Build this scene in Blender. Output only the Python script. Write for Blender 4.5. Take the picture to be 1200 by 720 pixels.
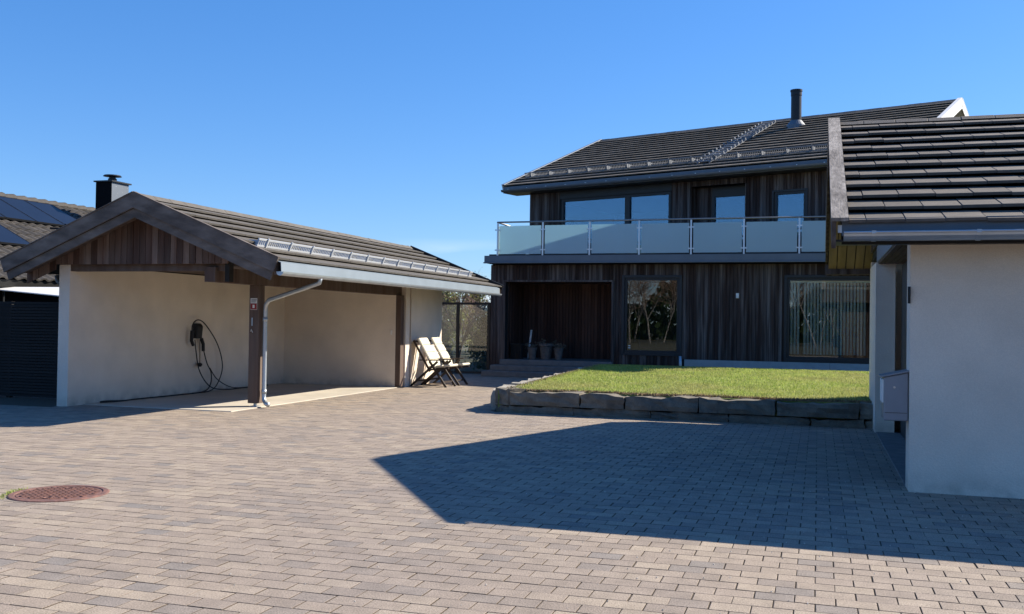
import bpy, bmesh, math, random
from mathutils import Vector, Matrix
rnd = random.Random(7)
for o in list(bpy.data.objects): bpy.data.objects.remove(o)
scn = bpy.context.scene
COL = scn.collection

# ------------------------------------------------------------------ camera, sky, sun
EYE = 1.55
def look(yaw, pitch, roll):
    fw = Vector((-math.sin(yaw)*math.cos(pitch), math.cos(yaw)*math.cos(pitch), math.sin(pitch)))
    rt = Vector((math.cos(yaw), math.sin(yaw), 0)); up = rt.cross(fw)
    r2 = rt*math.cos(roll)+up*math.sin(roll); u2 = up*math.cos(roll)-rt*math.sin(roll)
    m = Matrix((r2, u2, -fw)).transposed().to_4x4(); m.translation = (0, 0, EYE)
    return m
cam = bpy.data.objects.new('camera', bpy.data.cameras.new('camera')); COL.objects.link(cam)
cam.matrix_world = look(.30495, .01544, .01446)
cam.data.sensor_fit = 'HORIZONTAL'; cam.data.sensor_width = 36; cam.data.lens = 34.21
cam.data.clip_start = .05; cam.data.clip_end = 3000
scn.camera = cam
scn.render.resolution_x, scn.render.resolution_y = 1024, 614

SUN_DIR = Vector((1.11, .905, 1.0)).normalized()
world = bpy.data.worlds.new('World'); scn.world = world; world.use_nodes = True
wn = world.node_tree.nodes; wl = world.node_tree.links; wn.clear()
sky = wn.new('ShaderNodeTexSky'); sky.sky_type = 'NISHITA'; sky.sun_disc = False
sky.sun_elevation = math.asin(SUN_DIR.z); sky.sun_rotation = math.atan2(SUN_DIR.x, SUN_DIR.y)
sky.altitude = 60; sky.air_density = 1.0; sky.dust_density = .25; sky.ozone_density = 3.2
bg = wn.new('ShaderNodeBackground'); bg.inputs['Strength'].default_value = .0605
wo = wn.new('ShaderNodeOutputWorld')
# a few small low clouds close to the horizon, all round
tc = wn.new('ShaderNodeTexCoord'); sep = wn.new('ShaderNodeSeparateXYZ')
mp = wn.new('ShaderNodeMapping'); mp.inputs['Scale'].default_value = (5, 5, 26); mp.inputs['Location'].default_value = (1.7, .4, 0)
nz = wn.new('ShaderNodeTexNoise'); nz.inputs['Scale'].default_value = 1.3; nz.inputs['Detail'].default_value = 7
r1 = wn.new('ShaderNodeMapRange'); r1.inputs[1].default_value = .47; r1.inputs[2].default_value = .66
r2 = wn.new('ShaderNodeMapRange'); r2.inputs[1].default_value = .085; r2.inputs[2].default_value = .02
mu = wn.new('ShaderNodeMath'); mu.operation = 'MULTIPLY'
mx = wn.new('ShaderNodeMixRGB'); mx.inputs[2].default_value = (9.5, 10.3, 11.2, 1)
hs = wn.new('ShaderNodeHueSaturation'); hs.inputs['Saturation'].default_value = 1.3
wl.new(tc.outputs['Generated'], mp.inputs[0]); wl.new(tc.outputs['Generated'], sep.inputs[0])
wl.new(mp.outputs[0], nz.inputs[0]); wl.new(nz.outputs[0], r1.inputs[0]); wl.new(sep.outputs[2], r2.inputs[0])
wl.new(r1.outputs[0], mu.inputs[0]); wl.new(r2.outputs[0], mu.inputs[1]); wl.new(mu.outputs[0], mx.inputs[0])
gm = wn.new('ShaderNodeGamma'); gm.inputs[1].default_value = .72
tn = wn.new('ShaderNodeMixRGB'); tn.blend_type = 'MULTIPLY'; tn.inputs[0].default_value = 1; tn.inputs[2].default_value = (1.22, 1.66, 2.38, 1)
wl.new(sky.outputs[0], hs.inputs['Color']); wl.new(hs.outputs[0], gm.inputs[0]); wl.new(gm.outputs[0], tn.inputs[1]); wl.new(tn.outputs[0], mx.inputs[1])
wl.new(mx.outputs[0], bg.inputs[0]); wl.new(bg.outputs[0], wo.inputs[0])

sl = bpy.data.lights.new('sun', 'SUN'); sl.energy = 5.0; sl.angle = math.radians(.5); sl.color = (1, .91, .77)
sun = bpy.data.objects.new('sun', sl); COL.objects.link(sun); sun.location = (20, 20, 30)
sun.rotation_euler = SUN_DIR.to_track_quat('Z', 'Y').to_euler()
vs = scn.view_settings; vs.view_transform = 'Standard'; vs.look = 'None'; vs.gamma = 1; vs.exposure = 0.97
vs.use_curve_mapping = False

# ------------------------------------------------------------------ materials
def mat(name, col, rough=.75, col2=None, mixscale=1.5, var=.12, nscale=9, stretch=(1, 1, 1), bump=.15, bscale=80,
        rv=.0, per='island', metal=0, spec=.4, transl=0, speck=0, tint=None, mixr=(.5, .75)):
    m = bpy.data.materials.new(name); m.use_nodes = True
    n = m.node_tree.nodes; l = m.node_tree.links; n.clear()
    out = n.new('ShaderNodeOutputMaterial'); b = n.new('ShaderNodeBsdfPrincipled')
    geo = n.new('ShaderNodeNewGeometry'); mpn = n.new('ShaderNodeMapping'); mpn.inputs['Scale'].default_value = stretch
    l.new(geo.outputs['Position'], mpn.inputs[0])
    def noise(s, d=4):
        t = n.new('ShaderNodeTexNoise'); t.inputs['Scale'].default_value = s; t.inputs['Detail'].default_value = d
        l.new(mpn.outputs[0], t.inputs[0]); return t.outputs[0]
    def rng(src, a, c, lo=.25, hi=.75):
        t = n.new('ShaderNodeMapRange'); t.inputs[1].default_value = lo; t.inputs[2].default_value = hi
        t.inputs[3].default_value = a; t.inputs[4].default_value = c; l.new(src, t.inputs[0]); return t.outputs[0]
    def mul(a, c):
        t = n.new('ShaderNodeMath'); t.operation = 'MULTIPLY'; l.new(a, t.inputs[0]); l.new(c, t.inputs[1]); return t.outputs[0]
    if per == 'island': rs = geo.outputs['Random Per Island']
    else:
        oi = n.new('ShaderNodeObjectInfo'); rs = oi.outputs['Random']
    val = rng(noise(nscale), 1-var, 1+var)
    if rv: val = mul(val, rng(rs, 1-rv, 1+rv, 0, 1))
    if speck: val = mul(val, rng(noise(110, 3), 1-speck, 1+speck, .35, .65))
    if tint:                                        # palette picked per piece
        cr = n.new('ShaderNodeValToRGB'); e = cr.color_ramp; e.interpolation = 'LINEAR'
        e.elements[0].color = (*tint[0], 1); e.elements[1].color = (*tint[-1], 1)
        for i, c in enumerate(tint[1:-1]):
            q = e.elements.new((i+1)/(len(tint)-1)); q.color = (*c, 1)
        l.new(rs, cr.inputs[0]); base = cr.outputs[0]
        if col2:
            mi = n.new('ShaderNodeMixRGB'); mi.inputs[2].default_value = (*col2, 1)
            l.new(rng(noise(mixscale, 3), 0, .8, *mixr), mi.inputs[0]); l.new(base, mi.inputs[1]); base = mi.outputs[0]
    elif col2:
        mi = n.new('ShaderNodeMixRGB'); mi.inputs[1].default_value = (*col, 1); mi.inputs[2].default_value = (*col2, 1)
        f = rng(noise(mixscale, 5), 0, 1, .38, .72)
        if rv:
            a2 = n.new('ShaderNodeMath'); a2.operation = 'ADD'; a2.use_clamp = True
            l.new(f, a2.inputs[0]); l.new(rng(rs, -.35, .35, 0, 1), a2.inputs[1]); f = a2.outputs[0]
        l.new(f, mi.inputs[0]); base = mi.outputs[0]
    else:
        c = n.new('ShaderNodeRGB'); c.outputs[0].default_value = (*col, 1); base = c.outputs[0]
    sc = n.new('ShaderNodeVectorMath'); sc.operation = 'SCALE'; l.new(base, sc.inputs[0]); l.new(val, sc.inputs['Scale'])
    l.new(sc.outputs[0], b.inputs['Base Color'])
    b.inputs['Roughness'].default_value = rough; b.inputs['Metallic'].default_value = metal
    b.inputs['Specular IOR Level'].default_value = spec
    if bump:
        bm = n.new('ShaderNodeBump'); bm.inputs['Strength'].default_value = bump; bm.inputs['Distance'].default_value = .01
        l.new(noise(bscale, 5), bm.inputs['Height']); l.new(bm.outputs[0], b.inputs['Normal'])
    if transl:
        tr = n.new('ShaderNodeBsdfTranslucent'); l.new(sc.outputs[0], tr.inputs[0])
        ms = n.new('ShaderNodeMixShader'); ms.inputs[0].default_value = transl
        l.new(b.outputs[0], ms.inputs[1]); l.new(tr.outputs[0], ms.inputs[2]); l.new(ms.outputs[0], out.inputs[0])
    else: l.new(b.outputs[0], out.inputs[0])
    return m

def glass(name, refl=.12, tint=(.9, .95, .95), rough=.0, milk=0, milkcol=(.6, .7, .7), wave=0, rcol=(1, 1, 1)):
    m = bpy.data.materials.new(name); m.use_nodes = True
    n = m.node_tree.nodes; l = m.node_tree.links; n.clear()
    out = n.new('ShaderNodeOutputMaterial')
    tp = n.new('ShaderNodeBsdfTransparent'); tp.inputs[0].default_value = (*tint, 1)
    base = tp.outputs[0]
    if milk:
        tl = n.new('ShaderNodeBsdfTranslucent'); tl.inputs[0].default_value = (*milkcol, 1)
        df = n.new('ShaderNodeBsdfDiffuse'); df.inputs[0].default_value = (*milkcol, 1)
        m1 = n.new('ShaderNodeMixShader'); m1.inputs[0].default_value = .4
        l.new(tl.outputs[0], m1.inputs[1]); l.new(df.outputs[0], m1.inputs[2])
        m2 = n.new('ShaderNodeMixShader'); m2.inputs[0].default_value = milk
        l.new(base, m2.inputs[1]); l.new(m1.outputs[0], m2.inputs[2]); base = m2.outputs[0]
    gl = n.new('ShaderNodeBsdfGlossy'); gl.inputs['Roughness'].default_value = rough; gl.inputs[0].default_value = (*rcol, 1)
    if wave:
        g = n.new('ShaderNodeNewGeometry'); t = n.new('ShaderNodeTexNoise'); t.inputs['Scale'].default_value = 1.1
        bp = n.new('ShaderNodeBump'); bp.inputs['Strength'].default_value = wave; bp.inputs['Distance'].default_value = .02
        l.new(g.outputs['Position'], t.inputs[0]); l.new(t.outputs[0], bp.inputs['Height']); l.new(bp.outputs[0], gl.inputs['Normal'])
    fr = n.new('ShaderNodeFresnel'); fr.inputs[0].default_value = 1.5
    ad = n.new('ShaderNodeMath'); ad.operation = 'ADD'; ad.inputs[1].default_value = refl; ad.use_clamp = True
    l.new(fr.outputs[0], ad.inputs[0])
    ms = n.new('ShaderNodeMixShader'); l.new(ad.outputs[0], ms.inputs[0]); l.new(base, ms.inputs[1]); l.new(gl.outputs[0], ms.inputs[2])
    l.new(ms.outputs[0], out.inputs[0]); return m

PAVE = [(.225, .20, .178), (.255, .208, .168), (.288, .233, .184), (.303, .246, .191), (.275, .222, .177), (.325, .266, .202), (.292, .237, .187)]
m_paver_o = mat('concrete_paver', None, .9, col2=(.25, .206, .172), mixscale=.45, mixr=(.44, .70), var=.16, nscale=6, rv=.06, per='object', tint=PAVE, speck=.34, bump=.35, bscale=140)
m_paver_i = mat('concrete_paver_field', None, .9, col2=(.25, .206, .172), mixscale=.45, mixr=(.44, .70), var=.16, nscale=6, rv=.06, tint=PAVE, speck=.34, bump=.35, bscale=140)
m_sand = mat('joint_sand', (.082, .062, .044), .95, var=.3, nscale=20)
m_soil = mat('soil', (.075, .065, .042), .95, col2=(.05, .06, .025), mixscale=.4, var=.3)
m_render = mat('white_render', (.80, .695, .575), .9, col2=(.71, .615, .51), mixscale=.8, var=.06, nscale=2.2, bump=.55, bscale=60, speck=.05)
def splash(m):                           # rain-splashed soil at the foot of the walls
    n = m.node_tree.nodes; l = m.node_tree.links; b = [q for q in n if q.type == 'BSDF_PRINCIPLED'][0]
    src = b.inputs['Base Color'].links[0].from_socket
    g = n.new('ShaderNodeNewGeometry'); sp = n.new('ShaderNodeSeparateXYZ'); l.new(g.outputs['Position'], sp.inputs[0])
    t = n.new('ShaderNodeTexNoise'); t.inputs['Scale'].default_value = 5; t.inputs['Detail'].default_value = 6; l.new(g.outputs['Position'], t.inputs[0])
    r = n.new('ShaderNodeMapRange'); r.inputs[1].default_value = .22; r.inputs[2].default_value = 0; l.new(sp.outputs[2], r.inputs[0])
    q = n.new('ShaderNodeMapRange'); q.inputs[1].default_value = .38; q.inputs[2].default_value = .72; q.inputs[4].default_value = .6; l.new(t.outputs[0], q.inputs[0])
    k = n.new('ShaderNodeMath'); k.operation = 'MULTIPLY'; l.new(r.outputs[0], k.inputs[0]); l.new(q.outputs[0], k.inputs[1])
    x = n.new('ShaderNodeMixRGB'); x.inputs[2].default_value = (.26, .23, .18, 1); l.new(k.outputs[0], x.inputs[0]); l.new(src, x.inputs[1]); l.new(x.outputs[0], b.inputs['Base Color'])
splash(m_render)
m_concrete = mat('cast_concrete', (.52, .47, .39), .85, col2=(.42, .38, .32), mixscale=.9, var=.08, nscale=5, bump=.15)
m_found = mat('foundation_concrete', (.34, .36, .37), .85, var=.1)
m_board = mat('weathered_dark_cladding', (.040, .020, .0145), .8, col2=(.105, .086, .077), mixscale=9, var=.4, nscale=18, stretch=(1, 1, .055), rv=.35, bump=.4, bscale=60)
m_board_red = mat('sheltered_red_brown_cladding', (.062, .026, .017), .75, col2=(.08, .042, .03), mixscale=4.5, var=.3, nscale=12, stretch=(1, 1, .09), rv=.4, bump=.3)
m_gable = mat('gable_boards_brown', (.105, .054, .037), .8, col2=(.165, .118, .092), mixscale=4.5, var=.3, nscale=14, stretch=(1, 1, .1), rv=.4, bump=.4, per='object')
m_gable_i = mat('soffit_boards_brown', (.10, .066, .048), .8, col2=(.13, .10, .085), mixscale=4, var=.25, nscale=12, stretch=(1, .15, 1), rv=.25, bump=.3)
m_barge = mat('weathered_barge_timber', (.10, .080, .068), .8, col2=(.165, .137, .117), mixscale=5, var=.3, nscale=10, stretch=(.3, 1, .8), bump=.4, rv=.15)
m_greywood = mat('silver_grey_timber', (.33, .295, .26), .9, col2=(.12, .105, .095), mixscale=7, var=.4, nscale=30, stretch=(1, .25, .4), bump=.6, bscale=60)
m_post = mat('brown_timber', (.10, .062, .046), .8, col2=(.14, .105, .085), mixscale=5, var=.25, nscale=12, stretch=(1, 1, .1), bump=.3)
m_soffit = mat('yellow_brown_boards', (.22, .15, .075), .75, col2=(.13, .092, .055), mixscale=5, var=.3, nscale=10, stretch=(1, .12, .3), rv=.2, per='object', bump=.3)
m_tile = mat('charcoal_concrete_tile', (.15, .13, .108), .85, spec=.25, col2=(.18, .157, .132), mixscale=3, var=.10, nscale=7, rv=.07, bump=.3, bscale=140)
m_tile_o = mat('charcoal_concrete_tile_single', (.122, .108, .094), .85, spec=.25, col2=(.15, .132, .113), mixscale=3, var=.14, nscale=7, rv=.12, per='object', bump=.35, bscale=140)
m_tile_brown = mat('grey_brown_concrete_tile', (.118, .107, .092), .8, col2=(.09, .081, .07), mixscale=2, var=.16, nscale=7, rv=.13, bump=.4, bscale=120)
m_pantile = mat('neighbour_pantile', (.048, .043, .038), .8, col2=(.066, .058, .05), mixscale=3, var=.2, rv=.2)
m_under = mat('dark_roof_underlay', (.018, .018, .018), .9)
m_zinc = mat('galvanised_steel', (.46, .50, .53), .42, var=.12, nscale=4, metal=.7, bump=.04)
m_zincd = mat('blue_grey_sheet_metal', (.13, .15, .175), .45, var=.08, nscale=3, metal=.15, bump=.03)
m_flash = mat('light_zinc_flashing', (.215, .26, .30), .5, var=.08, nscale=3, metal=.2, bump=.02)
m_guard_shade = mat('shaded_galvanised_guard', (.20, .215, .235), .5, var=.06, metal=.3, bump=0)  # guard and ladder steel, darkened to carry the shade on their fronts
m_guard = mat('sunlit_galvanised_guard', (.54, .56, .58), .5, var=.06, metal=.2, bump=0)  # same steel, made paler to carry the sun on it
m_alu = mat('brushed_steel', (.55, .56, .58), .3, metal=1, var=.05, bump=.0)
m_rail = mat('handrail_steel', (.30, .29, .285), .4, metal=.85, var=.05, bump=0)
m_white = mat('white_paint', (.78, .76, .72), .6, var=.06, bump=.1)
m_black = mat('black_metal', (.012, .013, .015), .45, var=.1, bump=.05)
m_dark = mat('charcoal_frame', (.022, .024, .027), .45, var=.08, bump=.03)
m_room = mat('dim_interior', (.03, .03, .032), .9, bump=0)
m_blackfence = mat('black_stained_slat', (.012, .011, .011), .8, var=.3, stretch=(.1, 1, 1), rv=.3, per='object')
m_blackwall = mat('black_stain_and_shade', (.007, .007, .0075), .9, var=.2, spec=.1)
m_stone = mat('grey_wall_stone', (.20, .175, .135), .9, col2=(.105, .095, .078), mixscale=2.2, var=.25, nscale=9, rv=.12, per='object', bump=.7, bscale=25, speck=.2)
m_stonetop = mat('pale_coping_stone', (.40, .365, .30), .9, col2=(.27, .25, .21), mixscale=2.2, var=.22, nscale=9, rv=.12, per='object', bump=.6, bscale=30, speck=.2)
m_step = mat('step_stone', (.165, .16, .155), .85, var=.2, nscale=6, speck=.1, bump=.3)
m_turf = mat('turf', (.17, .21, .05), .95, col2=(.27, .25, .10), mixscale=1.6, var=.3, nscale=14, bump=.5, bscale=50)
m_grass = mat('grass_blades', None, .7, col2=(.37, .35, .13), mixscale=.75, mixr=(.42, .66), var=.28, nscale=3, rv=.25, tint=[(.20, .31, .045), (.32, .41, .08), (.45, .46, .15), (.25, .36, .06)], bump=0, transl=.45)
m_dry = mat('dry_moss_and_straw', (.32, .24, .14), .95, col2=(.22, .15, .09), mixscale=8, var=.35, rv=.4, bump=.2)
m_iron = mat('rusty_cast_iron', (.21, .105, .08), .8, col2=(.12, .07, .065), mixscale=14, var=.25, nscale=22, bump=.4, spec=.4)
m_cush = mat('cream_cushion', (.70, .64, .50), .9, var=.07, nscale=12, bump=.25, bscale=200)
m_chair = mat('dark_brown_teak', (.035, .024, .018), .6, var=.2)
m_pot = mat('grey_clay_pot', (.16, .14, .125), .85, col2=(.10, .09, .08), mixscale=12, var=.2, bump=.4)
m_basket = mat('dark_wicker', (.03, .025, .02), .9, var=.3, bump=.5)
m_plant = mat('dry_plant', (.10, .085, .06), .9, rv=.4)
m_solar = mat('solar_cells', (.008, .012, .024), .4, var=.1, nscale=2, bump=0, spec=.25)
m_cable = mat('black_rubber', (.012, .012, .013), .6, bump=0)
m_red = mat('red_print', (.28, .02, .02), .5, bump=0)
m_mail = mat('grey_mailbox_steel', (.25, .27, .30), .4, metal=.3, var=.06, bump=.03)
m_sail = mat('white_canvas', (.80, .80, .79), .8, var=.04, bump=.1, transl=.2)
m_blind = mat('pale_blind_slat', (.85, .87, .83), .8, var=.05, bump=0, transl=.3)
m_bark = mat('bark', (.09, .07, .055), .9, var=.3, rv=.2)
m_birch = mat('birch_bark', (.24, .22, .20), .9, col2=(.10, .085, .08), mixscale=6, var=.2)
m_twig = mat('bare_twigs', (.26, .175, .135), .9, rv=.35, var=.3, transl=.25)
m_ever = mat('evergreen_leaves', (.055, .09, .03), .7, rv=.45, var=.35, nscale=1.5, transl=.2, bump=0)
m_lime = mat('spring_leaves', (.19, .20, .06), .7, rv=.4, var=.35, nscale=1.5, transl=.3, bump=0)
m_glass2 = glass('blind_window_glass', .02, wave=.02)
m_glass = glass('window_glass', .03, wave=.02)
m_glassu = glass('upper_window_glass', .09, wave=.01, rcol=(.55, .78, 1))  # deeper blue of the mirrored sky put into the reflection colour
m_glassc = glass('clear_screen_glass', .0, tint=(.78, .82, .82), milk=.10, milkcol=(.5, .52, .5))
m_frost = glass('frosted_balcony_glass', .07, tint=(.70, .82, .86), rough=.2, milk=.80, milkcol=(.50, .72, .80))

# ------------------------------------------------------------------ mesh helpers
class MB:
    def __init__(s): s.v = []; s.f = []
    def hexa(s, p):                     # 8 corners: 4 below, 4 above, both counter-clockwise
        b = len(s.v); s.v += [Vector(q) for q in p]
        for q in ((3, 2, 1, 0), (4, 5, 6, 7), (0, 1, 5, 4), (1, 2, 6, 5), (2, 3, 7, 6), (3, 0, 4, 7)):
            s.f.append([b+i for i in q])
        return s
    def box(s, x0, x1, y0, y1, z0, z1, F=None):
        p = [(x0, y0, z0), (x1, y0, z0), (x1, y1, z0), (x0, y1, z0), (x0, y0, z1), (x1, y0, z1), (x1, y1, z1), (x0, y1, z1)]
        if F: p = [F @ Vector(q) for q in p]
        return s.hexa(p)
    def face(s, pts, F=None):
        b = len(s.v); s.v += [(F @ Vector(p) if F else Vector(p)) for p in pts]; s.f.append(list(range(b, b+len(pts)))); return s
    def prism(s, pts, d, F=None):        # polygon extruded along vector d
        b = len(s.v); k = len(pts); d = Vector(d)
        P = [Vector(p) for p in pts]; Q = [p+d for p in P]
        if F: P = [F @ p for p in P]; Q = [F @ p for p in Q]
        s.v += P+Q; s.f.append([b+i for i in range(k)][::-1]); s.f.append([b+k+i for i in range(k)])
        for i in range(k):
            j = (i+1) % k; s.f.append([b+i, b+j, b+k+j, b+k+i])
        return s
    def tube(s, pts, r, n=8, r1=None, F=None, cap=True):
        P = [Vector(p) for p in pts]
        if F: P = [F @ p for p in P]
        rr = [r+(r1-r)*i/(len(P)-1) if r1 is not None else r for i in range(len(P))]
        ref = None; rings = []
        for i, p in enumerate(P):
            t = (P[min(i+1, len(P)-1)]-P[max(i-1, 0)]).normalized()
            if ref is None: ref = t.orthogonal().normalized()
            ref = (ref-t*ref.dot(t)).normalized(); bi = t.cross(ref)
            b = len(s.v)
            for k in range(n):
                a = 2*math.pi*k/n; s.v.append(p+(ref*math.cos(a)+bi*math.sin(a))*rr[i])
            rings.append(b)
        for a, b in zip(rings, rings[1:]):
            for k in range(n):
                j = (k+1) % n; s.f.append([a+k, a+j, b+j, b+k])
        if cap:
            s.f.append([rings[0]+k for k in range(n)][::-1]); s.f.append([rings[-1]+k for k in range(n)])
        return s
    def lathe(s, c, prof, n=20):         # prof: (radius, height)
        c = Vector(c); rings = []
        for r, z in prof:
            b = len(s.v); rings.append(b)
            for k in range(n):
                a = 2*math.pi*k/n; s.v.append(c+Vector((r*math.cos(a), r*math.sin(a), z)))
        for a, b in zip(rings, rings[1:]):
            for k in range(n):
                j = (k+1) % n; s.f.append([a+k, a+j, b+j, b+k])
        s.f.append([rings[0]+k for k in range(n)][::-1]); s.f.append([rings[-1]+k for k in range(n)])
        return s
    def bar(s, a, b, w, h, F=None):      # rectangular bar from a to b
        a, b = Vector(a), Vector(b)
        if F: a, b = F @ a, F @ b
        t = (b-a).normalized(); sd = t.cross(Vector((0, 0, 1)))
        if sd.length < 1e-3: sd = Vector((1, 0, 0))
        sd.normalize(); up = sd.cross(t); sd *= w/2; up *= h/2
        return s.hexa([a-sd-up, a+sd-up, a+sd+up, a-sd+up, b-sd-up, b+sd-up, b+sd+up, b-sd+up])
    def mesh(s, name, m, loc=(0, 0, 0), smooth=False):
        me = bpy.data.meshes.new(name); lo = Vector(loc)
        me.from_pydata([v-lo for v in s.v], [], s.f)
        if m: me.materials.append(m)
        if smooth:
            for p in me.polygons: p.use_smooth = True
        me.update(); return me

BASE = {}
def fix(o, bevel):
    bm = bmesh.new(); bm.from_mesh(o.data); bmesh.ops.recalc_face_normals(bm, faces=bm.faces)
    if bevel: bmesh.ops.bevel(bm, geom=list(bm.edges), offset=bevel, segments=1, affect='EDGES', clamp_overlap=True)
    bm.to_mesh(o.data); bm.free()
def part(mb, name, m, parent, bevel=0, smooth=False, kind=None, label=None):
    loc = BASE[parent.name]
    o = bpy.data.objects.new(name, mb.mesh(name, m, loc, smooth)); COL.objects.link(o)
    o.parent = parent; BASE[o.name] = loc; fix(o, bevel)
    if kind: o['kind'] = kind
    if label: o['label'] = label
    return o
def tag(o, label, cat, group=None):
    o['label'] = label; o['category'] = cat
    if group: o['group'] = group
    return o
def thing(name, loc, label, cat, group=None):
    o = bpy.data.objects.new(name, None); COL.objects.link(o); o.location = loc; o.empty_display_size = .2
    BASE[o.name] = Vector(loc); return tag(o, label, cat, group)
def solo(mb, name, m, loc, label, cat, group=None, bevel=0, smooth=False):
    o = bpy.data.objects.new(name, mb.mesh(name, m, loc, smooth)); COL.objects.link(o); o.location = loc
    BASE[o.name] = Vector(loc); fix(o, bevel); return tag(o, label, cat, group)
def struct(mb, name, m, bevel=0, kind='structure'):
    o = bpy.data.objects.new(name, mb.mesh(name, m)); COL.objects.link(o); o['kind'] = kind
    BASE[o.name] = Vector((0, 0, 0)); fix(o, bevel); return o
def piece(name, me, M, parent):          # a copy of a shared piece mesh, placed by a world matrix
    o = bpy.data.objects.new(name, me); COL.objects.link(o); o.parent = parent
    o.matrix_local = Matrix.Translation(-BASE[parent.name]) @ M; BASE[o.name] = BASE[parent.name]
    return o
def frame(o, x, y, z):
    x, y, z = Vector(x), Vector(y), Vector(z)
    m = Matrix((x, y, z)).transposed().to_4x4(); m.translation = o; return m
SLOPE = .403
TH = math.atan(SLOPE); CS, SN = math.cos(TH), math.sin(TH)

# ------------------------------------------------------------------ ground, driveway, carport slab
struct(MB().box(-900, 900, -900, 1500, -1.0, -.06), 'ground', m_soil)
drive = struct(MB().box(-16, 9, .5, 27.6, -.055, -.0065), 'driveway', m_sand)
struct(MB().box(-12.2, -9.22, 13.95, 20.6, -.05, .012), 'carport_floor', m_concrete, .006)
PW, PD = .2225, .153
MH = Vector((-6.28, 6.92, 0)); MHR = .405
def paved(x, y):
    if x < -9.34 and 14.03 < y < 24.1 and x > -12.45: return False
    if x < -12.4 and 13.4 < y: return False
    if x > .95 and 10.02 < y: return False
    if x > -5.45 and y > 15.95: return False
    if y > 26.3 and x > -9.2: return False
    if (Vector((x, y, 0))-MH).length < MHR-.14: return False
    return True
pm = MB()
g, h = .0037, .002                    # joint, worn edge
def paver_geo(mb, x, y, z, tx, ty, w=PW, d=PD):
    a, b = w/2-g, d/2-g
    def P(px, py, pz): return (x+px, y+py, z+pz+px*tx+py*ty)
    i = len(mb.v)
    mb.v += [Vector(P(sx*a, sy*b, -.022)) for sx, sy in ((-1, -1), (1, -1), (1, 1), (-1, 1))]
    mb.v += [Vector(P(sx*a, sy*b, -.001)) for sx, sy in ((-1, -1), (1, -1), (1, 1), (-1, 1))]
    mb.v += [Vector(P(sx*(a-h), sy*(b-h), 0)) for sx, sy in ((-1, -1), (1, -1), (1, 1), (-1, 1))]
    for r in (0, 4):
        for k in range(4):
            j = (k+1) % 4; mb.f.append([i+r+k, i+r+j, i+r+4+j, i+r+4+k])
    mb.f.append([i+8, i+9, i+10, i+11])
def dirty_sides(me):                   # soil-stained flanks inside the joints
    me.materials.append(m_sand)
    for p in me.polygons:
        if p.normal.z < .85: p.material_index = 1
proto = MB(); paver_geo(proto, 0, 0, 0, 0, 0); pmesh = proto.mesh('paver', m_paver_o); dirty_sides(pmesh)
cells = []
vm = cam.matrix_world.inverted(); FX = 34.21/36
for r in range(int(26.2/PD)):
    y = .9+r*PD
    for c in range(int(24.6/PW)):
        x = -15.8+c*PW+(r % 2)*PW/2
        if not paved(x, y): continue
        q = vm @ Vector((x, y, 0)); vis = False; s = 0
        if q.z < -1:
            ux, uy = q.x/-q.z*FX, q.y/-q.z*FX
            vis = abs(ux) < .52 and abs(uy) < .312; s = -q.z
        cells.append((0 if vis else 1, s, x, y))
cells.sort()
for i, (nv, s, x, y) in enumerate(cells):
    z = rnd.uniform(-.0012, .0006); tx, ty = rnd.gauss(0, .0016), rnd.gauss(0, .002)
    x += rnd.gauss(0, .0012); y += rnd.gauss(0, .0012)
    if i < 300:
        M = Matrix.Translation((x, y, z)) @ Matrix.Rotation(rnd.gauss(0, .004), 4, 'Z') @ Matrix.Rotation(tx, 4, 'Y') @ Matrix.Rotation(ty, 4, 'X')
        piece('paver', pmesh, M, drive)
    else: paver_geo(pm, x, y, z, tx, ty)
gb = MB()
for _ in range(900):
    x, y = rnd.uniform(-9, 4), 4.5+abs(rnd.gauss(0, 5)); w = rnd.uniform(.002, .0055)
    if paved(x, y) and paved(x+.1, y+.1): gb.lathe((x, y, .0), [(w, 0), (w*.8, w), (w*.2, w*1.3)], 5)
part(gb, 'loose_grit', mat('pale_grit', (.5, .46, .40), .9, rv=.3), drive, kind='stuff')
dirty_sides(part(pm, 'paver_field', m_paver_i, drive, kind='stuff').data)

# ------------------------------------------------------------------ shared builders
def tile_course(F, s0, s1, l0, L, off, W=.33, e=.085, jit=.0012):
    """one course of flat interlocking tiles in a roof frame (x along eave, y up the slope, z out)"""
    mb = MB(); s = s0-off
    while s < s1-.02:
        a, b = max(s, s0), min(s+W-.006, s1); s += W
        if b-a < .03: continue
        k = rnd.uniform(-jit, jit); d = rnd.uniform(-.002, .002)
        p = [(a, l0+d, e-.03+k), (b, l0+d, e-.03+k), (b, l0+L+.06, -.008), (a, l0+L+.06, -.008),
             (a, l0+d, e+k), (b, l0+d, e+k), (b, l0+L+.06, .02), (a, l0+L+.06, .02)]
        mb.hexa([F @ Vector(q) for q in p])
    return mb
def half_round_gutter(mb, a, b, r, out, n=7):
    """open half-round channel from a to b; out = horizontal unit vector across"""
    a, b, out = Vector(a), Vector(b), Vector(out); up = Vector((0, 0, 1))
    for rr, flip in ((r, 0), (r-.008, 1)):
        base = len(mb.v)
        for P in (a, b):
            for k in range(n+1):
                t = math.pi*k/n; mb.v.append(P+out*(rr*math.cos(t))-up*(rr*math.sin(t)))
        for k in range(n):
            q = [base+k, base+k+1, base+n+2+k, base+n+1+k]; mb.f.append(q[::-1] if flip else q)
    for P in (a, b):
        base = len(mb.v)
        for k in range(n+1):
            t = math.pi*k/n; mb.v.append(P+out*(r*math.cos(t))-up*(r*math.sin(t)))
        mb.f.append(list(range(base, base+n+1)))
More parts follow.
